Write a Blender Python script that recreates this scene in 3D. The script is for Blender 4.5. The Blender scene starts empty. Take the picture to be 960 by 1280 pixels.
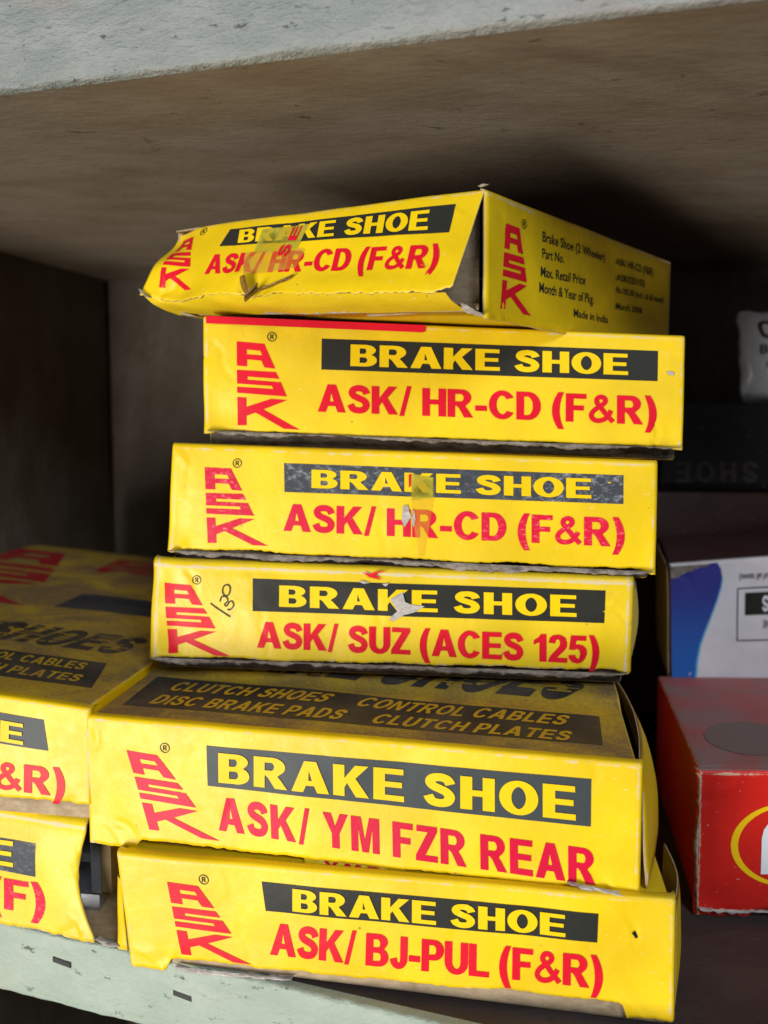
import bpy, bmesh, math, random
from mathutils import Vector, Matrix, noise, geometry
V = Vector
R = math.radians
random.seed(7)
sc = bpy.context.scene
COL = sc.collection

# ------------------------------------------------------------------ camera
cam_d = bpy.data.cameras.new('camera')
cam = bpy.data.objects.new('camera', cam_d)
COL.objects.link(cam)
sc.camera = cam
cam.matrix_world = Matrix.Translation((0, 0, .143)) @ Matrix.Rotation(R(90 - 6.5), 4, 'X') @ Matrix.Rotation(R(.73), 4, 'Z')
cam_d.sensor_fit = 'VERTICAL'
cam_d.sensor_height = 36
cam_d.lens = 28.125
cam_d.clip_start = .005
cam_d.clip_end = 50
cam_d.dof.use_dof = True
cam_d.dof.focus_distance = .208
cam_d.dof.aperture_fstop = 12.0

# ------------------------------------------------------------------ world, lamps, exposure
w = bpy.data.worlds.new('World')
sc.world = w
w.use_nodes = True
w.node_tree.nodes['Background'].inputs[0].default_value = (.62, .72, 1, 1)
w.node_tree.nodes['Background'].inputs[1].default_value = .008

def lamp(name, loc, target, size, power, col, size_y=None):
    d = bpy.data.lights.new(name, 'AREA')
    d.energy = power
    d.color = col
    d.shape = 'RECTANGLE'
    d.size = size
    d.size_y = size_y or size
    o = bpy.data.objects.new(name, d)
    COL.objects.link(o)
    o.location = loc
    o.rotation_euler = (V(target) - V(loc)).to_track_quat('-Z', 'Y').to_euler()
    return o

lamp('shop_lamp', (-.60, -.58, -.24), (0, .22, .12), .40, 15.0, (1, .925, .83))
lamp('cool_side_fill', (.62, -.75, .20), (.12, .36, .14), .5, .3, (.72, .84, 1))  # unseen weak fill, added to lift the right part of the back wall
lamp('overhead_fill', (.28, -.58, .66), (.11, .24, .06), .3, 5.2, (.88, .93, 1))  # unseen fill from above, added to brighten carton tops and the right-hand cartons
sc.view_settings.view_transform = 'Standard'
sc.view_settings.look = 'None'
sc.view_settings.exposure = 0
sc.view_settings.gamma = 1
sc.view_settings.use_curve_mapping = False
sc.cycles.max_bounces = 8
sc.cycles.transparent_max_bounces = 12

# ------------------------------------------------------------------ node helpers
def newmat(name):
    m = bpy.data.materials.new(name)
    m.use_nodes = True
    nt = m.node_tree
    return m, nt, nt.nodes['Principled BSDF']

def N(nt, t, **kw):
    n = nt.nodes.new(t)
    for k, v in kw.items():
        if k in n.inputs:
            n.inputs[k].default_value = v
        else:
            setattr(n, k, v)
    return n

def noise_n(nt, scale, detail=4, rough=.6, vec=None, dist=0.):
    n = N(nt, 'ShaderNodeTexNoise')
    n.inputs['Scale'].default_value = scale
    n.inputs['Detail'].default_value = detail
    n.inputs['Roughness'].default_value = rough
    n.inputs['Distortion'].default_value = dist
    nt.links.new(vec, n.inputs['Vector'])
    return n.outputs['Fac']

def ramp(nt, src, lo, hi):
    m = N(nt, 'ShaderNodeMapRange')
    m.interpolation_type = 'SMOOTHSTEP'
    m.inputs['From Min'].default_value = lo
    m.inputs['From Max'].default_value = hi
    nt.links.new(src, m.inputs['Value'])
    return m.outputs['Result']

def math_n(nt, op, a, b=None):
    m = N(nt, 'ShaderNodeMath', operation=op)
    for i, x in enumerate((a, b)):
        if x is None: continue
        if isinstance(x, (int, float)): m.inputs[i].default_value = x
        else: nt.links.new(x, m.inputs[i])
    return m.outputs[0]

def mix(nt, fac, a, b):
    m = N(nt, 'ShaderNodeMix', data_type='RGBA')
    for i, x in ((0, fac), (6, a), (7, b)):
        if isinstance(x, (int, float)): m.inputs[i].default_value = x
        elif isinstance(x, tuple): m.inputs[i].default_value = (*x[:3], 1)
        else: nt.links.new(x, m.inputs[i])
    return m.outputs[2]

def geo_pos(nt, scale=(1, 1, 1), rot=(0, 0, 0)):
    g = N(nt, 'ShaderNodeNewGeometry')
    mp = N(nt, 'ShaderNodeMapping')
    mp.inputs['Scale'].default_value = scale
    mp.inputs['Rotation'].default_value = rot
    nt.links.new(g.outputs['Position'], mp.inputs['Vector'])
    return mp.outputs['Vector'], g

def bump(nt, b, h, strength, dist=.0005):
    n = N(nt, 'ShaderNodeBump')
    n.inputs['Strength'].default_value = strength
    n.inputs['Distance'].default_value = dist
    nt.links.new(h, n.inputs['Height'])
    nt.links.new(n.outputs[0], b.inputs['Normal'])

MATS = {}
def carton_mat(name, col, rough=.36, dust=.0, dustcol=(.2, .15, .1), wear=1., dusty_front=0.):
    """coated printed board: tone drift, rubbed edges showing grey paper, fine scratches, dust on up-facing panels"""
    m, nt, b = newmat(name)
    p, g = geo_pos(nt)
    tone = noise_n(nt, 45, 3, .5, p)
    c = mix(nt, ramp(nt, tone, .3, .75), tuple(x * .86 for x in col), tuple(min(1, x * 1.06) for x in col))
    fade = ramp(nt, noise_n(nt, 17, 5, .65, p, .5), .5, .8)
    c = mix(nt, math_n(nt, 'MULTIPLY', fade, .3), c, tuple(.05 + .9 * x for x in col))
    # greyish handling marks
    smudge = ramp(nt, noise_n(nt, 85, 5, .65, p, .4), .6, .82)
    c = mix(nt, math_n(nt, 'MULTIPLY', smudge, .26 + dusty_front), c, tuple(.08 + .42 * x for x in col))
    # thin scratches
    ps, _ = geo_pos(nt, (1, .4, 3.2), (.3, .8, .5))
    scr = ramp(nt, noise_n(nt, 520, 2, .5, ps), .715, .76)
    c = mix(nt, math_n(nt, 'MULTIPLY', scr, .5), c, (.75, .66, .42))
    # dark specks
    vo = N(nt, 'ShaderNodeTexVoronoi')
    vo.inputs['Scale'].default_value = 210
    nt.links.new(p, vo.inputs['Vector'])
    sp = math_n(nt, 'MULTIPLY', ramp(nt, vo.outputs['Distance'], .1, .06), ramp(nt, noise_n(nt, 130, 2, .5, p), .58, .62))
    c = mix(nt, math_n(nt, 'MULTIPLY', sp, .55), c, (.08, .05, .03))
    # rubbed edges
    at = N(nt, 'ShaderNodeAttribute')
    at.attribute_name = 'wear'
    wn = noise_n(nt, 260, 6, .7, p)
    e = ramp(nt, math_n(nt, 'ADD', math_n(nt, 'MULTIPLY', at.outputs['Fac'], .40 * wear), math_n(nt, 'MULTIPLY', wn, .75)), .70, .86)
    c = mix(nt, math_n(nt, 'MULTIPLY', e, .8), c, (.62, .54, .40))
    r = ramp(nt, wn, .2, .8)
    if dust > 0:
        sx = N(nt, 'ShaderNodeSeparateXYZ')
        nt.links.new(g.outputs['Normal'], sx.inputs[0])
        up = ramp(nt, sx.outputs[2], .7, .97)
        dn = ramp(nt, noise_n(nt, 26, 5, .6, p, .6), .25, .8)
        fine = noise_n(nt, 900, 3, .7, p)
        d = math_n(nt, 'MULTIPLY', up, math_n(nt, 'ADD', math_n(nt, 'MULTIPLY', dn, .55), math_n(nt, 'MULTIPLY', fine, .5)))
        d = math_n(nt, 'MULTIPLY', d, dust)
        c = mix(nt, d, c, dustcol)
        rr = math_n(nt, 'ADD', math_n(nt, 'MULTIPLY', d, .45), rough)
        nt.links.new(rr, b.inputs['Roughness'])
    else:
        rr = math_n(nt, 'ADD', math_n(nt, 'MULTIPLY', r, .16), rough - .08)
        rr = math_n(nt, 'ADD', rr, math_n(nt, 'MULTIPLY', e, .3))
        nt.links.new(rr, b.inputs['Roughness'])
    nt.links.new(c, b.inputs['Base Color'])
    b.inputs['Specular IOR Level'].default_value = .34
    h = math_n(nt, 'ADD', noise_n(nt, 320, 5, .6, p), math_n(nt, 'MULTIPLY', noise_n(nt, 70, 2, .5, p), 2.2))
    bump(nt, b, h, .22, .0006)
    MATS[name] = m
    return m

def print_mat(name, col, scuff=.15, pale=(.8, .6, .4), rough=.42, fine=800, dust=0.):
    m, nt, b = newmat(name)
    p, g = geo_pos(nt)
    c = mix(nt, noise_n(nt, 60, 3, .5, p), tuple(x * .85 for x in col), tuple(x * 1.12 for x in col))
    ps, _ = geo_pos(nt, (1, .6, 1.9), (.2, 1.0, .4))
    k = ramp(nt, noise_n(nt, fine, 4, .75, ps), .66 - scuff * .25, .80 - scuff * .12)
    k = math_n(nt, 'MULTIPLY', k, ramp(nt, noise_n(nt, 34, 3, .5, p), .62 - scuff * .5, .72))
    c = mix(nt, math_n(nt, 'MULTIPLY', k, min(.85, .35 + scuff)), c, pale)
    if dust:
        d = ramp(nt, noise_n(nt, 28, 5, .65, p, .6), .3, .75)
        c = mix(nt, math_n(nt, 'MULTIPLY', d, dust), c, (.2, .155, .115))
    nt.links.new(c, b.inputs['Base Color'])
    b.inputs['Roughness'].default_value = rough
    b.inputs['Specular IOR Level'].default_value = .14
    bump(nt, b, noise_n(nt, 420, 4, .6, p), .15, .0004)
    MATS[name] = m
    return m

def board_mat(name, col, dark, fibre=1., rough=.85):
    """raw grey or brown board with fibres"""
    m, nt, b = newmat(name)
    p, g = geo_pos(nt, (1, 1, 1))
    ps, _ = geo_pos(nt, (.6, .6, 1.5), (0, 0, .2))
    f = noise_n(nt, 420, 6, .75, ps)
    c = mix(nt, ramp(nt, f, .3, .7), dark, col)
    c = mix(nt, math_n(nt, 'MULTIPLY', ramp(nt, noise_n(nt, 90, 4, .6, p), .52, .75), .6), c, tuple(x * .5 for x in dark))
    nt.links.new(c, b.inputs['Base Color'])
    b.inputs['Roughness'].default_value = rough
    b.inputs['Specular IOR Level'].default_value = .15
    bump(nt, b, f, .7 * fibre, .0009)
    MATS[name] = m
    return m

def paint_mat(name, col, light, chip, chips=.6, scale=1., streak=(1, 1, 1), rough=.6, bumpy=.6, blot=(.3, .25, .2), blotf=.25):
    """old brushed paint on timber: blotches, ridged brush marks, small dark chips"""
    m, nt, b = newmat(name)
    p, g = geo_pos(nt)
    ps, _ = geo_pos(nt, streak, (0, 0, R(16.6)))
    n1 = noise_n(nt, 60 * scale, 6, .65, ps)
    c = mix(nt, ramp(nt, n1, .3, .7), col, light)
    c = mix(nt, math_n(nt, 'MULTIPLY', ramp(nt, noise_n(nt, 24 * scale, 5, .6, ps, .8), .5, .78), blotf), c, blot)
    n2 = noise_n(nt, 330 * scale, 6, .7, ps)
    n3 = noise_n(nt, 150 * scale, 3, .5, ps)
    k = math_n(nt, 'MULTIPLY', ramp(nt, n2, .60, .66), ramp(nt, n3, .5, .6))
    c = mix(nt, math_n(nt, 'MULTIPLY', k, chips), c, chip)
    nt.links.new(c, b.inputs['Base Color'])
    b.inputs['Roughness'].default_value = rough
    b.inputs['Specular IOR Level'].default_value = .35
    h = math_n(nt, 'ADD', math_n(nt, 'MULTIPLY', n1, 1.2), noise_n(nt, 480 * scale, 5, .65, ps))
    h = math_n(nt, 'SUBTRACT', h, math_n(nt, 'MULTIPLY', k, .6))
    bump(nt, b, h, bumpy, .0016)
    MATS[name] = m
    return m

def film_mat(name, col, fac, rough=.18):
    m, nt, b = newmat(name)
    b.inputs['Base Color'].default_value = (*col, 1)
    b.inputs['Roughness'].default_value = rough
    p, g = geo_pos(nt)
    bump(nt, b, noise_n(nt, 260, 3, .6, p), .5, .0008)
    t = N(nt, 'ShaderNodeBsdfTransparent')
    t.inputs[0].default_value = (*(min(1, .6 + .5 * x) for x in col), 1)
    mx = N(nt, 'ShaderNodeMixShader')
    f = math_n(nt, 'MULTIPLY', ramp(nt, noise_n(nt, 160, 4, .6, p), .1, .8), fac * 1.5)
    nt.links.new(f, mx.inputs[0])
    nt.links.new(t.outputs[0], mx.inputs[1])
    nt.links.new(b.outputs[0], mx.inputs[2])
    nt.links.new(mx.outputs[0], nt.nodes['Material Output'].inputs['Surface'])
    MATS[name] = m
    return m

def plain_mat(name, col, rough=.5, metal=0., bump_s=.2, scale=300):
    m, nt, b = newmat(name)
    p, g = geo_pos(nt)
    n = noise_n(nt, scale, 5, .6, p)
    nt.links.new(mix(nt, n, tuple(x * .65 for x in col), tuple(x * 1.3 for x in col)), b.inputs['Base Color'])
    b.inputs['Roughness'].default_value = rough
    b.inputs['Metallic'].default_value = metal
    bump(nt, b, n, bump_s, .0006)
    MATS[name] = m
    return m

YEL = (.80, .56, .006)
carton_mat('yellow_board', YEL, .44)
carton_mat('yellow_board_dusty', YEL, .40, dust=1.65, dustcol=(.215, .145, .065))
carton_mat('yellow_board_rubbed', (.77, .56, .014), .40, wear=1.3, dusty_front=.35)
carton_mat('red_board', (.66, .018, .012), .4, dust=1.6, dustcol=(.30, .19, .19), wear=1.15)
carton_mat('white_board', (.76, .76, .82), .45, dust=1.2, dustcol=(.14, .095, .085))
carton_mat('orange_board', (.75, .10, .01), .45)
carton_mat('dark_board', (.012, .011, .013), .5, dust=.6, dustcol=(.045, .03, .033), wear=.55)
carton_mat('maroon_board', (.06, .02, .018), .42, dust=.9, dustcol=(.085, .05, .047), wear=.6)
print_mat('red_ink', (.64, .009, .026), .1, (.85, .45, .3))
print_mat('red_ink_worn', (.63, .012, .045), .55, (.9, .42, .45), fine=520)
print_mat('red_ink_pink', (.58, .007, .042), .12, (.85, .4, .35))
print_mat('red_ink_dusty', (.40, .012, .02), .1, (.5, .3, .2), dust=.35)
print_mat('black_ink', (.026, .027, .024), .12, (.16, .16, .15))
print_mat('black_ink_rubbed', (.05, .058, .07), .75, (.34, .36, .40), fine=430)
print_mat('black_ink_grey', (.05, .062, .066), .3, (.17, .18, .18))
print_mat('black_ink_dusty', (.035, .034, .033), .25, (.2, .17, .13), dust=.55)
print_mat('blue_ink_dusty', (.03, .04, .065), .2, (.2, .17, .13), dust=.3)
print_mat('yellow_ink', YEL, .06, (.8, .7, .4))
print_mat('yellow_ink_dusty', (.58, .37, .02), .1, (.6, .5, .3), dust=.4)
print_mat('white_ink', (.72, .78, .84), .05, (.7, .7, .7))
print_mat('cyan_ink', (.12, .45, .75), .05, (.5, .6, .7))
print_mat('orange_yellow_ink', (.85, .55, .01), .05, (.8, .7, .4))
print_mat('grey_print', (.235, .165, .16), .6, (.2, .17, .16), rough=.7)
print_mat('faint_print', (.075, .06, .062), .1, (.1, .09, .09))
print_mat('pen_ink', (.012, .012, .014), .02, (.1, .1, .1))
board_mat('raw_board', (.47, .37, .25), (.34, .255, .16), .5)
board_mat('grey_fibre', (.36, .325, .29), (.11, .09, .08), 1.2)
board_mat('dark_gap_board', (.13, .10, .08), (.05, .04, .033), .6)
board_mat('white_fibre', (.62, .6, .58), (.33, .29, .27), 1.)
film_mat('yellow_tape', (.52, .47, .05), .62, .12)
film_mat('pale_tape', (.66, .5, .10), .30, .10)
film_mat('clear_tape', (.75, .62, .1), .2, .1)
film_mat('brown_tape', (.30, .17, .03), .7, .22)
plain_mat('metal_grey', (.32, .34, .37), .45, .55)
plain_mat('lining_brown', (.16, .11, .045), .8)
plain_mat('packet_white', (.50, .54, .62), .3, 0, .5, 90)
plain_mat('slot_dark', (.02, .02, .02), .7)

# blue field of the white carton: ultramarine passing to azure (printed colour)
m_, nt_, b_ = newmat('blue_ink')
p_, g_ = geo_pos(nt_)
sx_ = N(nt_, 'ShaderNodeSeparateXYZ')
nt_.links.new(p_, sx_.inputs[0])
nt_.links.new(mix(nt_, ramp(nt_, sx_.outputs[2], .085, .048), (.035, .04, .30), (.012, .13, .52)), b_.inputs['Base Color'])
b_.inputs['Roughness'].default_value = .42
MATS['blue_ink'] = m_

# ------------------------------------------------------------------ objects
def tag(o, label, cat, group=None, kind=None):
    o['label'] = label
    if cat: o['category'] = cat
    if group: o['group'] = group
    if kind: o['kind'] = kind
    return o

def thing(name, loc, label, cat, group=None):
    o = bpy.data.objects.new(name, None)
    o.empty_display_size = .01
    COL.objects.link(o)
    o.location = loc
    return tag(o, label, cat, group)

def build(name, verts, faces, mats, parent=None, smooth=True, midx=None, wear=None, label=None):
    base = V((0, 0, 0))
    q = parent
    while q is not None:
        base += q.location
        q = q.parent
    me = bpy.data.meshes.new(name)
    me.from_pydata([tuple(V(v) - base) for v in verts], [], faces)
    for m in mats if isinstance(mats, (list, tuple)) else [mats]:
        me.materials.append(MATS[m])
    if midx:
        for pl, i in zip(me.polygons, midx): pl.material_index = i
    if smooth:
        for pl in me.polygons: pl.use_smooth = True
    if wear:
        a = me.attributes.new('wear', 'FLOAT', 'POINT')
        a.data.foreach_set('value', wear)
    me.update()
    o = bpy.data.objects.new(name, me)
    COL.objects.link(o)
    o.parent = parent
    if label: o['label'] = label
    return o

def from_bm(name, bm, mats, parent=None, smooth=True, label=None):
    bm.verts.index_update()
    vs = [v.co.copy() for v in bm.verts]
    fs = [[v.index for v in f.verts] for f in bm.faces]
    mi = [f.material_index for f in bm.faces]
    bm.free()
    return build(name, vs, fs, mats, parent, smooth, mi, None, label)

def nz(P, f, s=0.):
    return noise.noise(V((P[0] * f + s, P[1] * f - s * .7, P[2] * f + s * 1.3)))

def lerp(a, b, t): return a * (1 - t) + b * t

class Patch:
    """four-cornered sheet of board (TL, TR, BR, BL); pt() gives a point on it, lifted by off"""
    def __init__(s, q, amp=.0003, seed=0, dents=()):
        s.q = [V(c) for c in q]
        TL, TR, BR, BL = s.q
        s.W = ((TR - TL).length + (BR - BL).length) / 2
        s.H = ((BL - TL).length + (BR - TR).length) / 2
        s.n = ((BL - TL).cross(TR - TL)).normalized()
        s.amp, s.seed, s.dents = amp, seed, dents
        rnd = random.Random(seed * 7 + 1)
        s.cre = []
        for k in range(9):          # fold marks: short ones at the corners, faint long ones across
            if k < 6:
                cu, cv = rnd.choice(((0, 0), (0, 1), (1, 1), (1, 0), (1, 1), (0, 1)))
                x, y = abs(cu * s.W - rnd.uniform(.001, .012)), abs(cv * s.H - rnd.uniform(.0, .008))
                a, ln, wd, am = rnd.uniform(20, 160), rnd.uniform(.004, .012), rnd.uniform(.0004, .0009), rnd.choice((-1, -1, 1)) * rnd.uniform(.0002, .0006)
            else:
                x, y = rnd.uniform(.1, .9) * s.W, rnd.uniform(.0, .3) * s.H
                a, ln, wd, am = rnd.uniform(70, 110), rnd.uniform(.010, .028), rnd.uniform(.0004, .0008), -rnd.uniform(.00006, .00018)
            s.cre.append((x, y, math.cos(R(a)), math.sin(R(a)), ln, wd, am))
    def flat(s, u, v):
        TL, TR, BR, BL = s.q
        return lerp(lerp(TL, TR, u), lerp(BL, BR, u), v)
    def disp(s, u, v):
        P = s.flat(u, v)
        d = s.amp * (nz(P, 38, s.seed) + .5 * nz(P, 95, s.seed + 5))
        for (a, b, ra, rb, k) in s.dents:
            d += k * math.exp(-((u - a) / ra) ** 2 - ((v - b) / rb) ** 2)
        X, Y = u * s.W, v * s.H
        for (x, y, cx, cy, ln, wd, am) in s.cre:
            t = (X - x) * cx + (Y - y) * cy
            if -.002 < t < ln + .002:
                h = abs(-(X - x) * cy + (Y - y) * cx + .0006 * math.sin(t * 700))
                if h < 3 * wd: d += am * math.exp(-(h / wd) ** 2) * min(1, max(0, (t + .002) / .002), max(0, (ln + .002 - t) / .004))
        return d
    def pt(s, u, v, off=0.):
        return s.flat(u, v) + s.n * (s.disp(u, v) + off)

def wrap(x, L, r):
    """distance x along a sheet that folds back at 0 and L -> (position, set-back)"""
    if x < 0 or x > L:
        e = -x if x < 0 else x - L
        if e < r * math.pi / 2:
            a, b = r * math.sin(e / r), r * (1 - math.cos(e / r))
        else:
            a, b = r, r + e - r * math.pi / 2
        return (-a if x < 0 else L + a), b
    return x, 0.

def span(a, b, n): return [a + (b - a) * i / n for i in range(n + 1)]

def sheet(name, P, parent, mats, vb=None, left=.0025, right=.0025, top=.004, r=.0011, th=.00045, nu=150, nv=34, ragged=.0004, redge=None, label=None):
    """printed panel with folded-over edges; vb(u) is where its lower edge is cut"""
    vb = vb or (lambda u: 1.)
    rw = r * math.pi / 2
    us = [-left, -lerp(rw, left, .4)] if left > rw else []
    us += ([-rw * k for k in (1, .66, .33)] if left else []) + span(0, P.W, nu) + ([P.W + rw * k for k in (.33, .66, 1)] if right else [])
    us += [P.W + lerp(rw, right, .4), P.W + right] if right > rw else []
    vs = ([-top, -lerp(rw, top, .4)] if top > rw else []) + ([-rw * k for k in (1, .66, .33)] if top else []) + [None] * (nv + 1)
    k0 = len(vs) - nv - 1
    outer, inner, wear = [], [], []
    for i, x in enumerate(us):
        a, bu = wrap(x, P.W, r)
        u = a / P.W
        uc = min(1, max(0, u))
        cut = vb(uc) + ragged / P.H * (nz((x, 0, 0), 700, P.seed) + .7 * nz((x, 3, 0), 220, P.seed))
        for j, y in enumerate(vs):
            if y is None:
                y2 = cut * P.H * (j - k0) / nv
                b2, bv = y2, 0.
            else:
                b2, bv = wrap(y, 1e9, r)
            v = b2 / P.H
            vc = min(1, max(0, v))
            if redge:
                u = a / P.W * redge(vc)
                uc = min(1, max(0, u))
            back = bu + bv
            dip = max(0, bv - r - .001) * .35
            p = P.flat(u, v) + P.n * (P.disp(uc, vc) - back) - V((0, 0, dip))
            outer.append(p)
            inner.append(P.flat(u + (.0004 / P.W if u < 0 else -.0004 / P.W if u > 1 else 0), max(v, v + (.0004 / P.H if v < 0 else 0))) + P.n * (P.disp(uc, vc) - back - (th if bu + bv < r else 0)) - V((0, 0, dip)))
            d = min(abs(x) if left else 9, abs(x - P.W) if right else 9, (abs(y) if y is not None else y2) if top else 9)
            dbot = (cut * P.H - b2)
            wear.append(max(math.exp(-d / .0009), .8 * math.exp(-dbot / .0012)))
    nU, nV = len(us), len(vs)
    n = nU * nV
    fs, mi = [], []
    for i in range(nU - 1):
        for j in range(nV - 1):
            a, b, c, d = i * nV + j, (i + 1) * nV + j, (i + 1) * nV + j + 1, i * nV + j + 1
            fs.append((a, d, c, b)); mi.append(0)
            fs.append((n + a, n + b, n + c, n + d)); mi.append(1)
    rim = [i * nV + nV - 1 for i in range(nU)]
    for a, b in zip(rim, rim[1:]): fs.append((a, n + a, n + b, b)); mi.append(1)
    for row in ([j for j in range(nV)], [(nU - 1) * nV + j for j in range(nV)]):
        for a, b in zip(row, row[1:]):
            fs.append((a, b, n + b, n + a) if row[0] else (a, n + a, n + b, b)); mi.append(1)
    return build(name, outer + inner, fs, mats, parent, True, mi, wear + wear, label)

class Top:
    """upper panel of a carton seen as a patch: u along the front, v into the depth (0..1)"""
    def __init__(s, body): s.b = body
    def pt(s, u, v, off=0.): return s.b.surf(u, v, 1.) + V((0, 0, off))

class Body:
    """hollow-looking carton: eight corners, rounded folds, slight warps"""
    def __init__(s, fq, depth, zb, dz_back=0., amp=.0005, seed=0, inset=.0030, skew=0., top_add=.0007, bulge_r=0., side_in=.0002, crown=0.):
        s.crown = crown
        TL, TR, BR, BL = [V(c) for c in fq]
        ex = (TR - TL); ex.z = 0; ex.normalize()
        ey = V((-ex.y, ex.x, 0))
        s.ex, s.ey = ex, ey
        dv = (ey + ex * skew) * depth
        g = ey * inset
        def C(p, z, sd): return V((p.x, p.y, z)) + g + ex * (-sd * side_in)
        f = [C(BL, zb[0], -1), C(BR, zb[1], 1), C(TL, TL.z + top_add, -1), C(TR, TR.z + top_add, 1)]
        bz = zb[2:] if len(zb) > 2 else zb
        bk = [f[0] + dv, f[1] + dv, f[2] + dv + V((0, 0, dz_back)), f[3] + dv + V((0, 0, dz_back))]
        bk[0].z, bk[1].z = bz[0], bz[1]
        s.c = f + bk
        s.W, s.D, s.H = (TR - TL).length, depth, TL.z - zb[0]
        s.amp, s.seed, s.bulge_r = amp, seed, bulge_r
    def tri(s, u, w_, v):
        c = s.c
        f = lerp(lerp(c[0], c[1], u), lerp(c[2], c[3], u), v)
        b = lerp(lerp(c[4], c[5], u), lerp(c[6], c[7], u), v)
        return lerp(f, b, w_)
    def surf(s, u, w_, v):
        p = s.tri(u, w_, v)
        fall = math.sin(math.pi * min(1, max(0, u))) ** .5 * math.sin(math.pi * min(1, max(0, w_))) ** .5 if v > .98 else 0
        p = p + V((0, 0, fall * s.amp * (nz(p, 30, s.seed) + .4 * nz(p, 80, s.seed))))
        if s.crown and v > .9:
            k = min(1, max(0, (w_ - .235) / .055))
            p.z += s.crown * k * k * (3 - 2 * k) * (v - .9) / .1
        if u > .98 and s.bulge_r:
            p = p + s.ex * s.bulge_r * math.sin(math.pi * min(1, max(0, w_ * 1.6))) * math.sin(math.pi * min(1, max(0, v)))
        return p
    def make(s, name, parent, mats, r=.0011, faces='tblrkf', n=(30, 26, 8), label=None):
        L = (s.W, s.D, s.H)
        ax = []
        for k in range(3):
            a = span(r, L[k] - r, n[k])
            ax.append([0, r * .35, *a, L[k] - r * .35, L[k]])
        vs, fs, mi, wear, idx = [], [], [], [], {}
        def vert(p):
            key = tuple(round(x, 7) for x in p)
            if key in idx: return idx[key]
            q = [min(L[k] - r, max(r, p[k])) for k in range(3)]
            d = V([p[k] - q[k] for k in range(3)])
            if d.length > 0: d = d.normalized() * r
            o = [(q[k] + d[k]) / L[k] for k in range(3)]
            vs.append(s.surf(*o))
            e = sorted(min(p[k], L[k] - p[k]) for k in range(3))
            wear.append(math.exp(-e[1] / .0011))
            idx[key] = len(vs) - 1
            return idx[key]
        spec = {'f': (1, 0), 'k': (1, 1), 'l': (0, 0), 'r': (0, 1), 'b': (2, 0), 't': (2, 1)}
        for fc in faces:
            k, side = spec[fc]
            i1, i2 = [x for x in range(3) if x != k]
            A, B = ax[i1], ax[i2]
            for i in range(len(A) - 1):
                for j in range(len(B) - 1):
                    ids = []
                    for a, b in ((A[i], B[j]), (A[i + 1], B[j]), (A[i + 1], B[j + 1]), (A[i], B[j + 1])):
                        p = [0, 0, 0]
                        p[k] = L[k] * side; p[i1] = a; p[i2] = b
                        ids.append(vert(p))
                    flip = (side == 1) == (k == 1)
                    fs.append(tuple(reversed(ids)) if flip else tuple(ids))
                    mi.append(1 if fc == 'f' else 0)
        return build(name, vs, fs, mats, parent, True, mi, wear, label)

# ------------------------------------------------------------------ lettering: own heavy grotesque capitals, cap height 1
def arc(cx, cy, rx, ry, a0, a1, n=12):
    return [(cx + rx * math.cos(R(a0 + (a1 - a0) * i / n)), cy + ry * math.sin(R(a0 + (a1 - a0) * i / n))) for i in range(n + 1)]

def catmull(pts, k=6):
    out = []
    P = [pts[0]] + list(pts) + [pts[-1]]
    for i in range(1, len(P) - 2):
        for j in range(k):
            t = j / k
            p = []
            for c in (0, 1):
                a, b, d, e = P[i - 1][c], P[i][c], P[i + 1][c], P[i + 2][c]
                p.append(.5 * (2 * b + (d - a) * t + (2 * a - 5 * b + 4 * d - e) * t * t + (3 * b - a - 3 * d + e) * t ** 3))
            out.append(tuple(p))
    out.append(tuple(pts[-1]))
    return out

def stroke(pts, wd, k=6, close=False):
    """ribbon along a path -> list of quads (each an outer contour)"""
    c = catmull(pts, k)
    L_, R_ = [], []
    for i, p in enumerate(c):
        a, b = c[max(0, i - 1)], c[min(len(c) - 1, i + 1)]
        if close and i in (0, len(c) - 1): a, b = c[-2], c[1]
        d = math.hypot(b[0] - a[0], b[1] - a[1]) or 1
        nx, ny = -(b[1] - a[1]) / d * wd / 2, (b[0] - a[0]) / d * wd / 2
        L_.append((p[0] + nx, p[1] + ny)); R_.append((p[0] - nx, p[1] - ny))
    return [([L_[i], R_[i], R_[i + 1], L_[i + 1]], []) for i in range(len(c) - 1)]

G = {}
def g(ch, wd, *polys): G[ch] = (wd, [(list(p[0]), [list(h) for h in p[1:]]) if isinstance(p, tuple) else (list(p), []) for p in polys])
g('A', .865, ([(0, 0), (.225, 0), (.30, .22), (.565, .22), (.64, 0), (.865, 0), (.55, 1), (.315, 1)], [(.355, .385), (.51, .385), (.4325, .71)]))
g('B', .74, ([(0, 0), (.42, 0)] + arc(.42, .29, .31, .29, -80, 66) + [(.585, .545)] + arc(.41, .76, .285, .24, -45, 90) + [(0, 1)],
    [(.21, .16), (.40, .16)] + arc(.40, .29, .11, .13, -90, 90, 8) + [(.21, .42)], [(.21, .58), (.38, .58)] + arc(.38, .705, .1, .125, -90, 90, 8) + [(.21, .83)]))
g('C', .80, arc(.41, .5, .41, .515, 32, 328, 26) + arc(.41, .5, .20, .335, 322, 38, 22))
g('D', .76, ([(0, 0), (.36, 0)] + arc(.36, .5, .39, .5, -90, 90, 18) + [(0, 1)], [(.21, .17), (.34, .17)] + arc(.34, .5, .19, .33, -90, 90, 14) + [(.21, .83)]))
g('E', .66, [(0, 0), (.67, 0), (.67, .175), (.21, .175), (.21, .42), (.62, .42), (.62, .59), (.21, .59), (.21, .825), (.655, .825), (.655, 1), (0, 1)])
g('F', .62, [(0, 0), (.21, 0), (.21, .41), (.54, .41), (.54, .585), (.21, .585), (.21, .825), (.62, .825), (.62, 1), (0, 1)])
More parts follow.
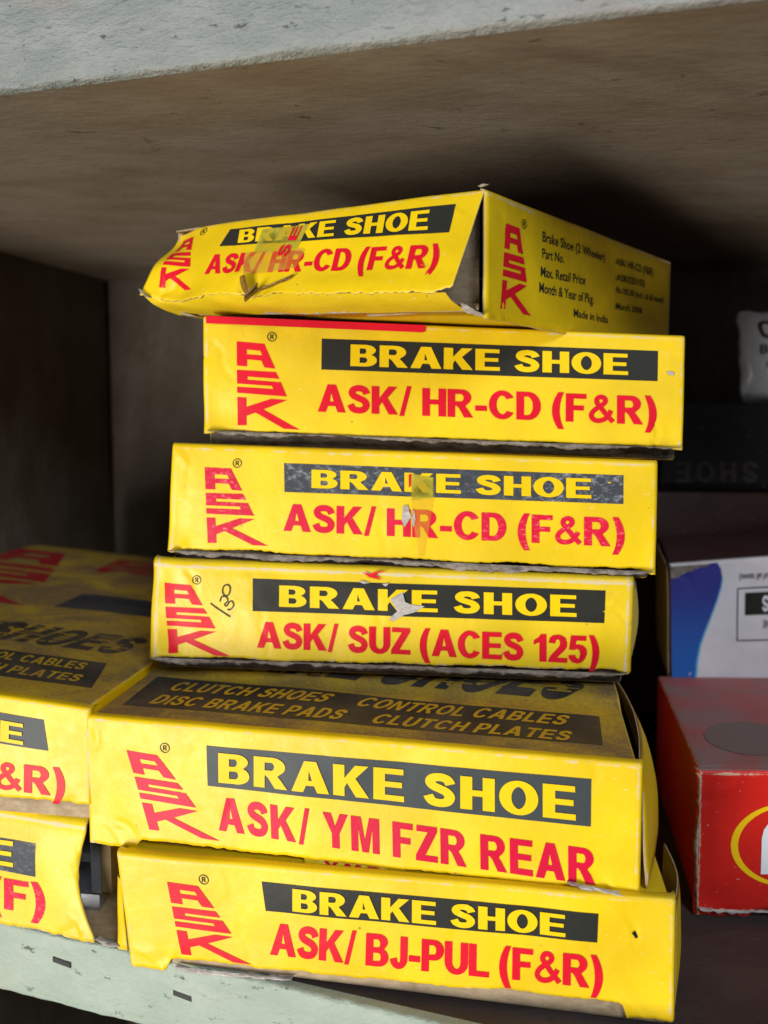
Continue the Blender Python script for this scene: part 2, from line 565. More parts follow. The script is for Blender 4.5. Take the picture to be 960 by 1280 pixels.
g('H', .73, [(0, 0), (.21, 0), (.21, .42), (.52, .42), (.52, 0), (.73, 0), (.73, 1), (.52, 1), (.52, .6), (.21, .6), (.21, 1), (0, 1)])
g('I', .21, [(0, 0), (.21, 0), (.21, 1), (0, 1)])
g('J', .56, [(.35, 1), (.56, 1), (.56, .32)] + arc(.285, .32, .275, .335, 0, -172, 14) + [(.215, .34)] + arc(.285, .32, .072, .15, -180, 0, 8))
g('K', .81, [(0, 0), (.21, 0), (.21, .29), (.34, .43), (.55, 0), (.81, 0), (.48, .59), (.80, 1), (.53, 1), (.21, .58), (.21, 1), (0, 1)])
g('L', .62, [(0, 0), (.62, 0), (.62, .175), (.21, .175), (.21, 1), (0, 1)])
g('M', .89, [(0, 0), (.19, 0), (.19, .70), (.36, 0), (.53, 0), (.70, .70), (.70, 0), (.89, 0), (.89, 1), (.60, 1), (.445, .36), (.29, 1), (0, 1)])
g('N', .74, [(0, 0), (.2, 0), (.2, .65), (.53, 0), (.74, 0), (.74, 1), (.54, 1), (.54, .35), (.21, 1), (0, 1)])
g('O', .82, (arc(.41, .5, .41, .515, 0, 352, 34), arc(.41, .5, .2, .335, 0, 350, 28)))
g('P', .70, ([(0, 0), (.21, 0), (.21, .36), (.40, .36)] + arc(.40, .68, .30, .32, -90, 90, 14) + [(0, 1)], [(.21, .53), (.38, .53)] + arc(.38, .68, .1, .15, -90, 90, 8) + [(.21, .83)]))
g('R', .79, ([(0, 0), (.21, 0), (.21, .41), (.28, .41), (.36, .34), (.535, 0), (.79, 0), (.62, .29), (.54, .40)] + arc(.43, .71, .30, .29, -55, 90, 12) + [(0, 1)], [(.21, .57), (.42, .57)] + arc(.42, .70, .1, .13, -90, 90, 8) + [(.21, .83)]))
G['S'] = (.71, stroke([(.615, .70), (.54, .85), (.37, .905), (.20, .86), (.14, .735), (.21, .615), (.37, .535), (.52, .455), (.60, .31), (.53, .145), (.36, .095), (.18, .14), (.09, .31)], .2, 5))
g('T', .70, [(.245, 0), (.455, 0), (.455, .825), (.70, .825), (.70, 1), (0, 1), (0, .825), (.245, .825)])
g('U', .73, [(0, 1), (0, .37)] + arc(.365, .37, .365, .385, 180, 360, 18) + [(.73, 1), (.52, 1), (.52, .37)] + arc(.365, .37, .155, .205, 360, 180, 14) + [(.21, 1)])
g('Y', .81, [(.30, 0), (.51, 0), (.51, .42), (.81, 1), (.57, 1), (.405, .63), (.24, 1), (0, 1), (.30, .42)])
g('Z', .66, [(0, 0), (.66, 0), (.66, .175), (.27, .175), (.65, .85), (.65, 1), (.03, 1), (.03, .825), (.38, .825), (0, .16)])
g('1', .45, [(.22, 0), (.43, 0), (.43, 1), (.27, 1), (.17, .87), (.02, .77), (.02, .6), (.22, .70)])
g('2', .64, [(0, 0), (.64, 0), (.64, .17), (.29, .17), (.40, .29), (.55, .44), (.63, .58), (.635, .72), (.58, .90), (.45, .985), (.32, 1.005), (.16, .97), (.06, .88), (.02, .70), (.22, .68), (.245, .79), (.32, .84), (.41, .80), (.43, .70), (.40, .60), (.28, .45), (.12, .28), (.03, .12)])
g('5', .64, [(.10, 1), (.60, 1), (.60, .82), (.25, .82), (.225, .67), (.36, .69), (.50, .65), (.61, .52), (.63, .33), (.56, .13), (.43, .02), (.30, -.01), (.14, .03), (.03, .15), (0, .28), (.20, .30), (.24, .20), (.31, .155), (.39, .19), (.43, .33), (.40, .47), (.31, .53), (.20, .48), (.03, .49)])
g('/', .36, [(0, -.04), (.115, -.04), (.36, 1.04), (.245, 1.04)])
g('-', .38, [(.02, .26), (.36, .26), (.36, .45), (.02, .45)])
def bez(a, b, c, n=12): return [tuple((1 - t) ** 2 * a[k] + 2 * t * (1 - t) * b[k] + t * t * c[k] for k in (0, 1)) for t in span(0, 1, n)]
g('(', .36, bez((.20, 1.03), (-.20, .37), (.20, -.28)) + bez((.35, -.28), (.07, .37), (.35, 1.03)))
g(')', .36, bez((.16, -.28), (.56, .37), (.16, 1.03)) + bez((.01, 1.03), (.29, .37), (.01, -.28)))
G['&'] = (.86, stroke([(.80, .045), (.58, .30), (.37, .58), (.27, .73), (.30, .87), (.42, .915), (.53, .86), (.54, .74), (.43, .62), (.25, .49), (.13, .36), (.10, .22), (.19, .10), (.36, .075), (.54, .15), (.66, .30), (.73, .45)], .165, 5))

def fatten(pts, d, hole):
    ar = sum(a[0] * b[1] - b[0] * a[1] for a, b in zip(pts, pts[1:] + pts[:1]))
    s = (1 if ar > 0 else -1) * (-1 if hole else 1)
    out = []
    n = len(pts)
    for i, p in enumerate(pts):
        nx = 0.
        for a, b in ((pts[i - 1], p), (p, pts[(i + 1) % n])):
            l = math.hypot(b[0] - a[0], b[1] - a[1])
            if l > 1e-6:
                k = (b[1] - a[1]) / l
                if abs(k) > abs(nx): nx = k
        out.append((p[0] + s * nx * d, p[1]))
    return out

S_PATH = [(.615, .70), (.54, .85), (.37, .905), (.20, .86), (.14, .735), (.21, .615), (.37, .535), (.52, .455), (.60, .31), (.53, .145), (.36, .095), (.18, .14), (.09, .31)]
def bold(ch, d):
    wd, polys = G[ch]
    if ch == 'S': return wd, stroke([(x, .5 + (y - .5) * (1 - d * .7)) for x, y in S_PATH], .2 + d * 1.3, 5)
    if ch == '&': return wd, polys
    return wd, [(fatten(o, d, False), [fatten(h, d, True) for h in hs]) for o, hs in polys]

def glyphs(text, track=.085, space=.30, fat=0.):
    x, out = 0., []
    for ch in text:
        if ch == ' ':
            x += space; continue
        wd, polys = bold(ch, fat) if fat else G[ch]
        for o, hs in polys: out.append(([(a + x, b) for a, b in o], [[(a + x, b) for a, b in h] for h in hs]))
        x += wd + track
    return out, x - track

def quadmap(q):
    q = [V((*c, 0)) for c in q]
    def f(x, y):
        p = lerp(lerp(q[0], q[1], x), lerp(q[3], q[2], x), y)
        return (p.x, p.y)
    return f

def textpolys(text, quad, track=.085, space=.30, shear=0., fat=0.):
    polys, wd = glyphs(text, track, space, fat)
    f = quadmap(quad)
    wt = wd + shear
    m = lambda pts: [f((a + shear * b) / wt, 1 - b) for a, b in pts]
    return [(m(o), [m(h) for h in hs]) for o, hs in polys]

def decal(name, patch, polys, mat, parent, off=.00013, cut=.013, climb=0., label=None):
    """flat print: contours in panel coordinates, cut fine and laid on the panel"""
    bm = bmesh.new()
    for i, (o, hs) in enumerate(polys):
        loops = [[V((a, b, i * climb)) for a, b in lp] for lp in [o] + hs]
        flat = [p for lp in loops for p in lp]
        vs = [bm.verts.new(p) for p in flat]
        for t in geometry.tessellate_polygon(loops):
            if len(set(t)) == 3:
                try: bm.faces.new([vs[k] for k in t])
                except ValueError: pass
    us = [v.co.x for v in bm.verts]; vv = [v.co.y for v in bm.verts]
    for k, (lo, hi, st, no) in enumerate(((min(us), max(us), cut, (1, 0, 0)), (min(vv), max(vv), cut * 4, (0, 1, 0)))):
        x = lo + st
        while x < hi - 1e-6:
            bmesh.ops.bisect_plane(bm, geom=bm.verts[:] + bm.edges[:] + bm.faces[:], dist=1e-7, plane_co=(x if k == 0 else 0, x if k == 1 else 0, 0), plane_no=no)
            x += st
    for v in bm.verts: v.co = patch.pt(v.co.x, v.co.y, off + v.co.z)
    bm.normal_update()
    ref = patch.pt(.5, .5, .01) - patch.pt(.5, .5, 0)
    for f in bm.faces:
        if f.normal.dot(ref) < 0: f.normal_flip()
    return from_bm(name, bm, [mat], parent, True, label)

LOGO = [([(168, 140), (272, 145), (313, 237), (272, 234), (261, 209), (207, 206), (207, 233), (168, 231)], [[(206, 169), (257, 172), (264, 189), (206, 187)]]),
        ([(168, 247), (315, 250), (328, 275), (208, 271), (208, 283), (334, 288), (356, 341), (168, 334), (168, 311), (305, 315), (300, 303), (168, 299)], []),
        ([(168, 350), (203, 351), (203, 386), (297, 352), (358, 355), (268, 394), (405, 467), (345, 465), (238, 407), (203, 421), (203, 457), (168, 458)], [])]
def logo(patch, tri, parent, mat='red_ink', off=.00013, name='logo'):
    a, b, c = [V((*p, 0)) for p in tri]
    f = quadmap([a[:2], (a + c - b)[:2], c[:2], b[:2]])
    m = lambda pts: [f((x - 168) / 237, (y - 140) / 322) for x, y in pts]
    return decal(name, patch, [(m(o), [m(h) for h in hs]) for o, hs in LOGO], mat, parent, off)

def regmark(patch, c, parent, rad=.00135, mat='pen_ink'):
    ru, rv = rad / patch.W, rad / patch.H
    ring = [(c[0] + ru * math.cos(R(a)), c[1] + rv * math.sin(R(a))) for a in range(0, 360, 12)]
    hole = [(c[0] + ru * .82 * math.cos(R(a)), c[1] + rv * .82 * math.sin(R(a))) for a in range(0, 360, 12)]
    q = [(c[0] - ru * .38, c[1] - rv * .5), (c[0] + ru * .45, c[1] - rv * .5), (c[0] + ru * .45, c[1] + rv * .5), (c[0] - ru * .38, c[1] + rv * .5)]
    return decal('registered_mark', patch, [(ring, [hole])] + textpolys('R', q), mat, parent)

def small_text(text, patch, quad, mat, parent, name='small_lettering', off=.00013, bold=.012):
    c = bpy.data.curves.new('t', 'FONT')
    c.body = text
    c.offset = bold
    c.resolution_u = 3
    o = bpy.data.objects.new('t', c)
    COL.objects.link(o)
    bpy.context.view_layer.update()
    me = o.evaluated_get(bpy.context.evaluated_depsgraph_get()).to_mesh()
    vs = [v.co.copy() for v in me.vertices]
    fs = [list(p.vertices) for p in me.polygons]
    bpy.data.objects.remove(o)
    bpy.data.curves.remove(c)
    x0, x1 = min(v.x for v in vs), max(v.x for v in vs)
    f = quadmap(quad)
    return build(name, [patch.pt(*f((v.x - x0) / (x1 - x0), 1 - v.y / .70), off) for v in vs], fs, [mat], parent, True)

def ribbon(name, A, B, n, parent, mats, h=.003, t=.0012, seed=0, rows=5, up=V((0, 0, 1)), jag=1., label=None):
    """torn, fluffy board edge running from A to B, hanging h below and t thick"""
    A, B = V(A), V(B)
    ex = (B - A).normalized()
    out = ex.cross(up).normalized()
    vs, fs = [], []
    L = (B - A).length
    for i in range(n + 1):
        x = L * i / n
        p = A + ex * x
        k = h * max(.12, .8 + 1.0 * jag * nz((x, 0, 0), 55, seed) + .5 * jag * nz((x, 0, 0), 170, seed) + .4 * jag * nz((x, 1, 0), 620, seed))
        k *= max(.05, min(1, x / .007, (L - x) / .007)) ** .6
        for j in range(rows + 1):
            s_ = j / rows
            prof = t * (math.sin(math.pi * s_) * (.8 + .6 * nz((x, s_ * .004, 0), 420, seed + 3)) + .35 * nz((x, s_ * .006, 2), 900, seed))
            vs.append(p - up * (k * s_) + out * prof)
        vs.append(p - up * (k * .95) - out * .0015)
    m = rows + 2
    for i in range(n):
        for j in range(m - 1):
            fs.append((i * m + j, i * m + j + 1, (i + 1) * m + j + 1, (i + 1) * m + j))
    return build(name, vs, fs, mats, parent, True, None, None, label)

def curved_flap(name, pts, parent, mats, bow=.002, n=14, m=8, th=.0004, label=None, seed=0):
    """bent sheet through four corners (near top, far top, far bottom, near bottom), bowed outward"""
    a, b, c, d = [V(p) for p in pts]
    nrm = (b - a).cross(d - a).normalized()
    o, i_, wear = [], [], []
    for i in range(n + 1):
        for j in range(m + 1):
            u, v = i / n, j / m
            p = lerp(lerp(a, b, u), lerp(d, c, u), v)
            k = bow * math.sin(math.pi * u) * (.55 + .45 * math.sin(math.pi * v)) + .0003 * nz(p, 90, seed)
            o.append(p - nrm * k); i_.append(p - nrm * (k - th))
            wear.append(max(math.exp(-min(u, 1 - u) * (b - a).length / .001), math.exp(-min(v, 1 - v) * (d - a).length / .001)))
    k = m + 1
    N_ = len(o)
    fs, mi = [], []
    for i in range(n):
        for j in range(m):
            q = (i * k + j, (i + 1) * k + j, (i + 1) * k + j + 1, i * k + j + 1)
            fs.append(q); mi.append(0)
            fs.append(tuple(N_ + x for x in reversed(q))); mi.append(1)
    edge = [i * k for i in range(n + 1)], [i * k + m for i in range(n + 1)], list(range(k)), [n * k + j for j in range(k)]
    for e in edge:
        for x, y in zip(e, e[1:]): fs.append((x, y, N_ + y, N_ + x)); mi.append(1)
    return build(name, o + i_, fs, mats, parent, True, mi, wear + wear, label)

# measured world corners (metres) and print layout of each panel (fractions of its width and height)
LAY = {
'b2': dict(q=((-.0513,.2325,.1709),(.0836,.2301,.167),(.0847,.2301,.1357),(-.0517,.2325,.1389)),
    logo=((.0644,.1763),(.0659,.9299),(.1989,.9304)),
    band=((.2442,.1227),(.9499,.1135),(.95,.3832),(.2436,.3961)),
    title=((.3079,.1642),(.8839,.1517),(.8847,.3397),(.3074,.3552)),
    num=((.2375,.5251),(.9475,.5229),(.9487,.7791),(.2378,.7717)),
    reg=(.1389,.124)),
'b3': dict(q=((-.0602,.231,.1345),(.0745,.2216,.1316),(.0756,.2216,.1011),(-.0624,.2312,.1041)),
    logo=((.0646,.1714),(.0796,.9056),(.2081,.8869)),
    band=((.2343,.1051),(.9391,.0974),(.9401,.3605),(.2382,.3763)),
    title=((.2962,.1549),(.8712,.1382),(.872,.3215),(.2978,.3278)),
    num=((.2381,.4865),(.9422,.4925),(.9431,.7588),(.2407,.7457)),
    reg=(.1342,.1218)),
'b4': dict(q=((-.0659,.2295,.1003),(.0687,.2201,.0985),(.069,.2201,.0727),(-.0672,.2296,.0722)),
    logo=((.0151,.1832),(.0308,.939),(.1659,.9313)),
    band=((.2095,.0991),(.9532,.0803),(.9533,.4433),(.2125,.443)),
    title=((.2706,.1586),(.891,.1458),(.8926,.3839),(.272,.3851)),
    num=((.2236,.5532),(.9435,.5922),(.9455,.9011),(.2252,.8348)),
    reg=(.088,.136)),
'b5': dict(q=((-.0776,.2029,.064),(.0602,.1786,.0634),(.061,.1785,.0309),(-.0773,.2029,.0293)),
    logo=((.0791,.2159),(.1206,.8396),(.2582,.8606)),
    band=((.2375,.1236),(.9232,.1159),(.924,.4783),(.2379,.4398)),
    title=((.2635,.1685),(.8945,.1792),(.8955,.4375),(.2623,.4033)),
    num=((.257,.5192),(.9316,.6486),(.9328,.9265),(.2586,.7861)),
    reg=(.156,.1706)),
'b6': dict(q=((-.0679,.1969,.0292),(.0684,.1753,.0318),(.0695,.1752,.0023),(-.0647,.1964,-.0013)),
    logo=((.091,.1863),(.1025,.8487),(.2411,.856)),
    band=((.2769,.1122),(.8788,.1284),(.8767,.3825),(.2802,.3659)),
    title=((.3378,.144),(.8205,.161),(.8199,.3536),(.3341,.3432)),
    num=((.2896,.4687),(.8852,.5025),(.8849,.7867),(.2817,.755)),
    reg=(.165,.1357)),
'b1': dict(q=((-.0638,.2447,.198),(.0231,.2,.198),(.0148,.189,.1725),(-.0735,.2435,.1795)),
    logo=((.0334,.0916),(.0554,.8872),(.1815,.8962)),
    reg=(.1279,.0624),
    band=((.2343,.0941),(.9354,.0992),(.9436,.3969),(.224,.3296)),
    title=((.2764,.1253),(.8677,.1409),(.8798,.3562),(.291,.3103)),
    num=((.2021,.443),(.9356,.5174),(.9429,.7609),(.2188,.7221)),
    tape=((.3583,.1541),(.512,.1467),(.5067,.4558),(.3651,.4782)),
    tape2=((.335,.47),(.345,.455),(.52,.45),(.535,.47),(.53,.69),(.46,.73),(.37,.77)),
    se=((.4448,.3761),(.4409,.4986),(.47,.2106),(.4456,.1387))),
'b1side': dict(q=((.0231,.2,.198),(.0977,.284,.198),(.0983,.284,.1672),(.0239,.2,.1684)),
    logo=((.0837,.1852),(.0642,.9057),(.1945,.8889)),
    reg=(.1602,.1378),
    t1=((.2418,.1393),(.5592,.1451),(.5601,.2192),(.2423,.2295)),
    t2=((.2411,.2884),(.3438,.2816),(.3444,.3604),(.2415,.3714)),
    t3=((.2349,.4489),(.4548,.4165),(.4556,.4986),(.2354,.535)),
    t4=((.2294,.5891),(.5048,.569),(.5058,.6565),(.2298,.6775)),
    t5=((.3984,.7482),(.5901,.7368),(.5911,.8075),(.399,.8208)),
    s1=((.6255,.1448),(.8721,.1166),(.8736,.196),(.6264,.2072)),
    s2=((.6277,.3009),(.8189,.2661),(.8203,.3405),(.6286,.3636)),
    s3=((.6294,.4264),(.9536,.3798),(.9551,.4486),(.6303,.4855)),
    s4=((.6267,.5824),(.8023,.5636),(.8034,.6242),(.6276,.6496))),
'l5': dict(q=((-.2109,.2215,.0757),(-.0775,.2028,.0662),(-.0781,.2029,.0401),(-.2118,.2217,.0411)),
    band=((.2822,.0405),(.9092,.1512),(.9184,.4676),(.2782,.3079)),
    title=((.3184,.1077),(.8649,.2158),(.8641,.4285),(.316,.2824)),
    num=((.2178,.5509),(.9518,.6413),(.9511,.9374),(.2143,.7757))),
'l6': dict(q=((-.2094,.2357,.0345),(-.0786,.203,.0328),(-.0765,.2025,.0008),(-.2074,.2352,.0012)),
    band=((.1677,.1834),(.877,.1942),(.87,.4918),(.1562,.4733)),
    title=((.2098,.2655),(.8228,.2048),(.8165,.4347),(.2018,.4712)),
    num=((.081,.6154),(.8892,.5477),(.8816,.8415),(.0708,.8639))),
'r1': dict(q=((.0919,.2197,.0434),(.2219,.2197,.0445),(.2219,.2197,0),(.0935,.2197,0)),
    ell=((.0687,.4851),(.2001,.197),(.2081,.7808)),
    wh=((.1382,.6866),(.1384,.399),(.161,.3426))),
'r2': dict(q=((.1112,.3057,.0884),(.2312,.3057,.099),(.2312,.3057,.0434),(.1142,.3057,.0434)),
    blue=((.0001,.0004),(.1541,-.0706),(.1672,.0596),(.1599,.2135),(.129,.4486),(.0921,.6957),(.0757,.9911),(.0003,.9936)),
    box=((.2144,.2213),(.3155,.2223),(.32,.6704),(.2166,.6661)),
    blk=((.2406,.265),(.316,.2681),(.3178,.4522),(.2418,.4521)),
    tax=((.3144,.1112),(.2216,.1157),(.2218,.1624),(.3149,.1634))),
'r3': dict(q=((.125,.36,.152),(.245,.36,.152),(.245,.36,.113),(.125,.36,.113)),
    shoe=((.0465,.6549),(.3549,.6428),(.36,.8829),(.0507,.895))),
}

# ------------------------------------------------------------------ the shelf
SO = V((-.0768, .2034, 0))
SA = R(-16.6)
SX, SY = V((math.cos(SA), math.sin(SA), 0)), V((-math.sin(SA), math.cos(SA), 0))
WO = V((-.157, .49, 0))
WA = R(-10)
WX, WY = V((math.cos(WA), math.sin(WA), 0)), V((-math.sin(WA), math.cos(WA), 0))
paint_mat('green_paint', (.27, .35, .295), (.35, .42, .36), (.06, .05, .04), .85, 1.25, (.5, .5, 1), .55, .45, (.42, .40, .33), .5)
paint_mat('pale_paint', (.23, .265, .26), (.325, .355, .35), (.10, .08, .06), .8, 2.0, (.4, .4, 1), .5, .75, (.36, .29, .30), .45)
paint_mat('brown_wood', (.165, .13, .09), (.215, .182, .138), (.05, .04, .03), .7, .7, (.6, 1.3, 1), .55, .2, (.10, .07, .05), .6)
paint_mat('dark_wood', (.045, .034, .033), (.07, .054, .05), (.03, .025, .02), .6, .6, (.6, 1.3, 1), .6, .2, (.06, .045, .04), .5)
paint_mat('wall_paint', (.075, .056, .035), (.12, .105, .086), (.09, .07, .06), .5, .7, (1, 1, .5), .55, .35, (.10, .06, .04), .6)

def shelf_pt(x, y, z): return SO + SX * x + SY * y + V((0, 0, z))
def back_y(x):      # depth of the board, up to the rear wall
    P = SO + SX * x
    k = ((WO - P).dot(WY)) / SY.dot(WY)
    return k - .002

def board(name, z0, z1, mat, label):
    X0, X1 = -.1685, .62
    vs, fs = [], []
    n = 60
    for i in range(n + 1):
        x = X0 + (X1 - X0) * i / n
        yb = back_y(x)
        for y, z in ((.0035, z0), (.0035, z1), (yb, z1), (yb, z0)): vs.append(shelf_pt(x, y, z))
    for i in range(n):
        for j in range(4):
            a, b = i * 4 + j, i * 4 + (j + 1) % 4
            fs.append((a, a + 4, b + 4, b))
    fs += [(0, 1, 2, 3), tuple(n * 4 + k for k in (3, 2, 1, 0))]
    o = build(name, vs, fs, [mat], None, False)
    return tag(o, label, None, None, 'structure')

def lip(parent, z0, z1, mat, seed):
    """painted front edge: uneven, rounded arrises"""
    X0, X1, n = -.1685, .62, 420
    r = .0012
    prof = [(.0032, z0 + .0001), (r, z0)] + [(r - r * math.sin(R(a)), z0 + r - r * math.cos(R(a))) for a in (30, 60, 90)]
    prof += [(0, z) for z in span(z0 + r, z1 - r, 7)[1:-1]]
    prof += [(r - r * math.sin(R(a)), z1 - r + r * math.cos(R(a))) for a in (90, 60, 30)] + [(r, z1), (.0032, z1 - .0001)]
    vs, fs = [], []
    m = len(prof)
    for i in range(n + 1):
        x = X0 + (X1 - X0) * i / n
        for k, (y, z) in enumerate(prof):
            P = shelf_pt(x, y, z)
            inn = 0 if k in (0, m - 1) else 1
            P += SY * (-.00045 * inn * (nz((x, 0, z), 60, seed) + .5 * nz((x, 0, z), 260, seed)))
            P.z += inn * .0005 * (nz((x, y, z), 45, seed + 2) + .6 * nz((x, y, z), 300, seed))
            vs.append(P)
    for i in range(n):
        for j in range(m - 1):
            fs.append((i * m + j, i * m + j + 1, (i + 1) * m + j + 1, (i + 1) * m + j))
    return build('front_edge', vs, fs, [mat], parent, True)

low = board('shelf', -.0212, -.0004, 'dark_wood', 'lower wooden shelf board with chipped pale green front edge under the cartons')
lip(low, -.0212, 0, 'green_paint', 1)
upp = board('shelf', .2239, .262, 'brown_wood', 'upper wooden shelf board over the stack with rough whitish front edge')
lip(upp, .2235, .2625, 'pale_paint', 9)
for x, z, ln in ((-.0145, -.0066, .0058), (.0235, -.0078, .0054), (.066, -.0115, .005), (-.075, -.006, .005)):   # dark cut marks in the lower lip
    vs = []
    for dx, dz in ((0, .0), (ln, -.0006), (ln, -.0021), (0, -.0014)):
        for y in (-.00045, .0022): vs.append(shelf_pt(x + dx, y + .0002, z + dz))
    build('slot', vs, [(0, 2, 4, 6), (1, 7, 5, 3), (0, 1, 3, 2), (2, 3, 5, 4), (4, 5, 7, 6), (6, 7, 1, 0)], ['slot_dark'], low, False)

wall = bpy.data.objects.new('wall', None)
COL.objects.link(wall)
wall.location = WO
tag(wall, 'dim bluish painted plank wall closing the back of the shelf', None, None, 'structure')
edges = [-.06, .158, .31, .47, .63, .79]
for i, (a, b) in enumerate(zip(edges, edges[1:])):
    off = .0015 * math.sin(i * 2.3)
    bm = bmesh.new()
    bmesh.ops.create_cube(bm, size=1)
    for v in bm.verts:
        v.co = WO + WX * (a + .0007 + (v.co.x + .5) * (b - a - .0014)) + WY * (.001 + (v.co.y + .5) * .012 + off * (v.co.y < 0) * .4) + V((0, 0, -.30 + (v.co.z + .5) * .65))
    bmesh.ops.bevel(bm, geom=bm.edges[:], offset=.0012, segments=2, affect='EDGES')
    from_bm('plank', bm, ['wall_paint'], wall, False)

bm = bmesh.new()
bmesh.ops.create_cube(bm, size=1)
yw = back_y(-.1685) - .001
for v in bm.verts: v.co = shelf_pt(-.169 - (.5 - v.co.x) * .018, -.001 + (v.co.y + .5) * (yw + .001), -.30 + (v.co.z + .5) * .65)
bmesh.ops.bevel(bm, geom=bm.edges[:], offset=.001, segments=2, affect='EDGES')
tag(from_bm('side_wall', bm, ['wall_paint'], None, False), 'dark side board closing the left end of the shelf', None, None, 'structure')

# ------------------------------------------------------------------ yellow brake shoe cartons
GRP = 'yellow brake shoe cartons'
YB = ['yellow_board', 'raw_board']

def tabs(l, r, cut, soft=.012, wob=.0):
    def f(u):
        if u < l: return 1.
        if u > 1 - r: return 1.
        k = min(1, (u - l) / soft, (1 - r - u) / soft)
        c_ = cut(u) if callable(cut) else cut
        return 1 - (1 - c_) * k + wob * nz((u, 0, 0), 9, 3)
    return f

def front_print(P, L, t, number, red='red_ink', black='black_ink', yel='yellow_ink', track=.10, reg=True, ntrack=.07, nspace=.3):
    if 'logo' in L: logo(P, L['logo'], t, red)
    if reg and 'reg' in L: regmark(P, L['reg'], t)
    b = decal('title_band', P, [(list(L['band']), [])], black, t, .00011)
    decal('title_lettering', P, textpolys('BRAKE SHOE', L['title'], track + .04, .36, fat=.034), yel, t, .00033, climb=.0000003)
    decal('number_lettering', P, textpolys(number, L['num'], ntrack + .01, nspace, fat=.02), red, t, .00013, climb=.0000003)

def carton(key, label, number, depth, zb, seed, vb, mats=YB, dz=0., dents=(), amp=.00042, pr={}, body_faces='tblrkf', sheet_kw={}, body_mats=None, body_kw={}, body_amp=.0005):
    L = LAY[key]
    q = [V(c) for c in L['q']]
    B = Body(q, depth, zb, dz, body_amp, seed, **body_kw)
    base = sum((B.c[k] for k in (0, 1, 4, 5)), V()) / 4
    t = thing('brake_shoe_carton', base, label, 'box', GRP)
    B.make('carton_body', t, body_mats or mats, faces=body_faces, n=(40, 80 if B.crown else 34, 8))
    P = Patch(q, amp, seed, dents)
    sheet('front_panel', P, t, mats, vb, **sheet_kw)
    if number: front_print(P, L, t, number, **pr)
    return t, P, B

D = .118
# bottom of the stack
t6, P6, B6 = carton('b6', 'lowest yellow carton of the stack, resting on the green-edged shelf', 'ASK/ BJ-PUL (F&R)', .125, (0, 0), 61,
    tabs(.07, .075, .885, .006, .02), mats=['yellow_board', 'raw_board'], body_kw=dict(inset=.0012), dents=((.08, .95, .06, .12, -.0005), (.5, .02, .2, .1, -.0003)), pr=dict(ntrack=.05), sheet_kw=dict(left=.0012, right=.0009))
t6['label'] = 'lowest yellow carton of the stack, resting on the green-edged shelf'
curved_flap('side_flap', [(.0702, .1775, .0312), (.0775, .206, .0300), (.0775, .206, .0012), (.0712, .1770, .0010)], t6, ['yellow_board', 'raw_board'], .0030, seed=3)
ribbon('torn_edge', (-.053, .1942, .0007), (-.022, .1893, .0012), 60, t6, ['white_fibre'], .0010, .0007, 5)
decal('scuff_mark', P6, [([(.7225, .235), (.727, .205), (.734, .193), (.7405, .198), (.7405, .207), (.735, .206), (.729, .222), (.7255, .245)], [])], 'black_ink', t6, .0003)
decal('scuff_mark', P6, [([(.934, .265), (.941, .262), (.9445, .31), (.9405, .318)], [])], 'pen_ink', t6, .0003)

# large dusty carton
t5, P5, B5 = carton('b5', 'dusty topped yellow carton in the stack, directly on the lowest carton', 'ASK/ YM FZR REAR', .135, (.0305, .0325), 52,
    tabs(.095, .03, lambda u: .918 + .045 * u, .006, .008), mats=['yellow_board', 'raw_board'], dz=.0042, body_kw=dict(inset=.0014, crown=.0021), dents=((.03, .6, .05, .5, -.0007), (.5, -.02, .3, .12, -.0004)), body_mats=['yellow_board_dusty', 'raw_board'],
    pr=dict(black='black_ink_grey', red='red_ink_pink', track=.13, ntrack=.12, nspace=.34), sheet_kw=dict(left=.0018, right=.0008), body_amp=.0007)
curved_flap('side_flap', [(.0610, .1800, .0640), (.0708, .236, .0665), (.0830, .236, .0345), (.0640, .1796, .0330)], t5, ['yellow_board', 'raw_board'], .0045, seed=4)
ribbon('torn_edge', (.045, .1806, .0338), (.0595, .178, .0325), 40, t5, ['white_fibre'], .0022, .0011, 15)

PF = Patch([P5.flat(.42, .925) + P5.n * -.0006, P5.flat(.605, .945) + P5.n * -.0006, P5.flat(.603, 1.03) + P5.n * .0009, P5.flat(.418, 1.01) + P5.n * .0009], .0002, 31)
sheet('inner_flap', PF, t5, ['yellow_board_rubbed', 'raw_board'], None, left=0, right=0, top=0, nu=30, nv=5)
decal('flap_lettering', PF, textpolys('YMR', [(.20, .25), (.78, .25), (.78, 1.02), (.22, 1.02)], .35), 'red_ink_pink', t5)
T5 = Top(B5)
w5, d5 = .140, .135
def tq(pts): return [(x / w5, y / d5) for x, y in pts]
decal('top_text_panel', T5, [(tq([(.0045, .0305), (.1335, .0262), (.1328, .0080), (.0050, .0082)]), [])], 'black_ink_dusty', t5, .00016, cut=.02)
IT = dict(track=.12, space=.36, shear=.28)
for s, qd in (('CLUTCH SHOES', [(.0118, .0275), (.0612, .0265), (.0600, .0198), (.0122, .0205)]), ('CONTROL CABLES', [(.0685, .0268), (.1262, .0248), (.1252, .0182), (.0672, .0197)]),
              ('DISC BRAKE PADS', [(.0112, .0168), (.0672, .0160), (.0668, .0094), (.0116, .0100)]), ('CLUTCH PLATES', [(.0742, .0160), (.1262, .0145), (.1258, .0085), (.0735, .0095)])):
    decal('top_lettering', T5, textpolys(s, tq(qd), **IT), 'yellow_ink_dusty', t5, .00026, climb=.0000003)
